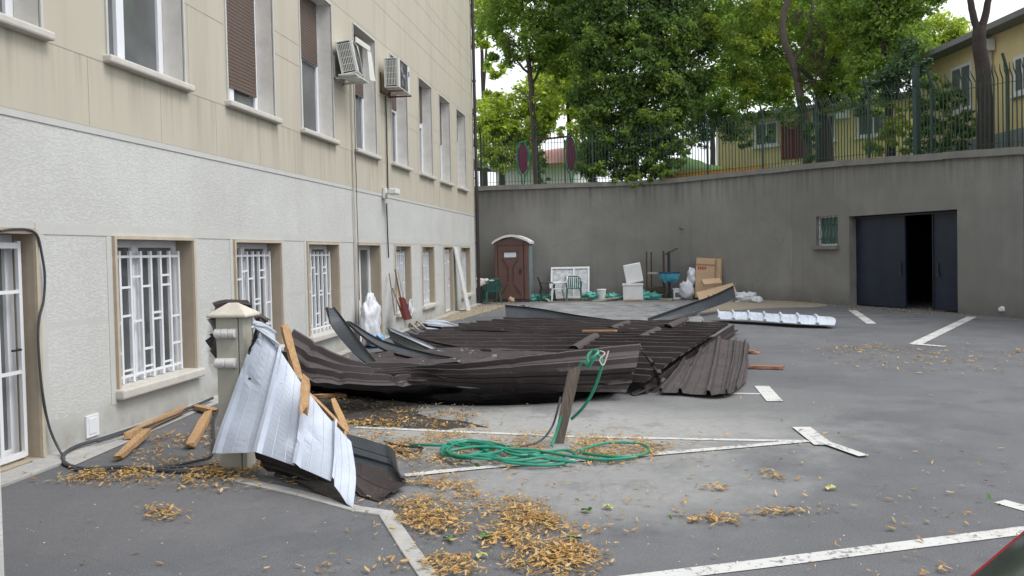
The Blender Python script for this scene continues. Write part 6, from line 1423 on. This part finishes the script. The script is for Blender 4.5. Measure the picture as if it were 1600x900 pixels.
scatter([(1090, 812, 55, 8, 95, 3, 1.2), (1130, 812, 30, 6, 60, 0, 1), (1215, 803, 45, 5, 75, 0, 1), (1210, 745, 20, 5, 50, 20, 1), (1117, 764, 20, 4, 40, 0, 1), (1490, 803, 22, 6, 45, 0, 1), (1020, 790, 60, 20, 35, 0, .5), (1300, 780, 300, 120, 130, 0, .3), (950, 780, 90, 60, 60, 0, .4), (1400, 850, 200, 60, 25, 0, .3), (300, 840, 260, 60, 22, 0, .3), (480, 880, 60, 20, 25, 0, .6), (900, 740, 200, 25, 50, 0, .3), (1200, 650, 350, 40, 60, 0, .3), (600, 890, 40, 20, 30, 0, .5)],
        .06, 'fallen_leaves', 'lf_fall', 'loose scattered dry leaves over the open asphalt on the right', 'leaves')
scatter([(1400, 552, 120, 9, 230, 2, .8), (1330, 545, 40, 4, 100, 0, .8), (1590, 552, 25, 4, 80, 0, .8), (1450, 570, 150, 12, 120, 0, .4), (1420, 486, 90, 4, 350, 2, 1), (1230, 468, 60, 4, 250, 5, 1), (1300, 477, 60, 2, 90, 3, 1), (1120, 467, 60, 4, 100, 0, 1)], .075, 'fallen_leaves', 'lf_fall', 'thin spread of pale leaves in front of the navy garage door', 'leaves')
scatter([(720, 488, 60, 9, 500, -5, 1.2), (770, 478, 40, 5, 220, 0, 1.2), (560, 540, 30, 10, 120, -10, 1), (520, 560, 40, 12, 160, -20, 1), (650, 505, 20, 6, 60, 0, 1), (850, 470, 50, 3, 120, 0, 1), (960, 470, 110, 3, 250, 0, 1)], .075, 'fallen_leaves', 'lf_fall', 'pale leaves gathered in the far corner beside the building and junk', 'leaves')
def bigleaf(px, py, s, mat, label, rz=0):
    g_ = G(px, py); t = MB(); n = 12; vs = [g_+Vector((0, 0, .02))]
    for k in range(n):
        a = 2*math.pi*k/n; r = s*(.75+.25*math.cos(3*a))*(1 if k % 2 else .82); vs.append(g_+Vector((math.cos(a+rz)*r, math.sin(a+rz)*r*.8, .012+.03*abs(math.sin(a*1.5))*random.uniform(.4, 1))))
    t.add(vs, [(0, 1+k, 1+(k+1) % n) for k in range(n)]); tag(t.build('large_leaf', mat, recalc=False), label, 'leaf')
bigleaf(703, 845, .055, 'lf_green', 'fresh green leaf left of the leaf drift on bare asphalt', 1)
bigleaf(760, 842, .06, 'lf_green', 'fresh green leaf at the upper edge of the larger leaf drift', 2)
bigleaf(897, 846, .06, 'lf_green', 'fresh green leaf at the right tip of the larger leaf drift', .3)
bigleaf(917, 801, .05, 'lf_green', 'fresh green leaf alone on pale asphalt right of the drifts', .8)
bigleaf(752, 873, .05, 'lf_pale', 'pale yellow leaf alone below the green leaf', .2)
bigleaf(951, 796, .05, 'lf_pale', 'pale yellow leaf beside the lone green leaf', 1.2)
bigleaf(686, 803, .05, 'lf_pale', 'pale yellow leaf on top of the smaller leaf drift', 2.2)
bigleaf(1297, 766, .06, 'lf_pale', 'pale yellow green leaf on the open asphalt below the line junction', 0)
def sprig(px, py, s, label, n=26):
    g_ = G(px, py); leaves([((g_.x, g_.y, .05), (s, s, .05))], 60, .05, 'weed', 'lf_green', None, label, 'weed', origin=(g_.x, g_.y, 0))
sprig(733, 737, .16, 'green weed tuft on the white line below the hose'); sprig(1330, 688, .14, 'green sprig right of the line junction'); sprig(1050, 816, .08, 'green sprig in the leaf cluster right of the drifts'); sprig(1562, 801, .10, 'green sprig above the long bottom line')
# small pale litter specks
b = MB()
sr = random.Random(5)
for _ in range(200):
    px, py = sr.uniform(40, 1600), 480+420*sr.random()**.7; g_ = G(px, py)
    if g_.x < WX+.3: continue
    s = sr.uniform(.003, .009); h_ = s*.5
    a = sr.uniform(0, 6); vs = [g_+Vector((math.cos(a+k*2.1)*s*sr.uniform(.6, 1.3), math.sin(a+k*2.1)*s, .001)) for k in range(3)]+[g_+Vector((0, 0, h_))]
    b.add(vs, [(0, 1, 3), (1, 2, 3), (2, 0, 3)])
tag(b.build('grit', 'paint' if False else 'white_dirty', origin=(0, 8, 0)), 'small pale grit and plaster crumbs strewn over the asphalt', 'grit', None, 'stuff')
b = MB()
for _ in range(300):
    px, py = sr.uniform(470, 740), sr.uniform(612, 668); g_ = G(px, py)
    s = sr.uniform(.006, .022); a = sr.uniform(0, 6); vs = [g_+Vector((math.cos(a+k*1.6)*s*sr.uniform(.6, 1.3), math.sin(a+k*1.6)*s, .01)) for k in range(4)]+[g_+Vector((0, 0, s*.8+.02))]
    b.add(vs, [(0, 1, 4), (1, 2, 4), (2, 3, 4), (3, 0, 4)])
tag(b.build('rubble', 'coping', origin=(-2, 8, 0)), 'small stones and clods in the dark soil bed', 'rubble', None, 'stuff')
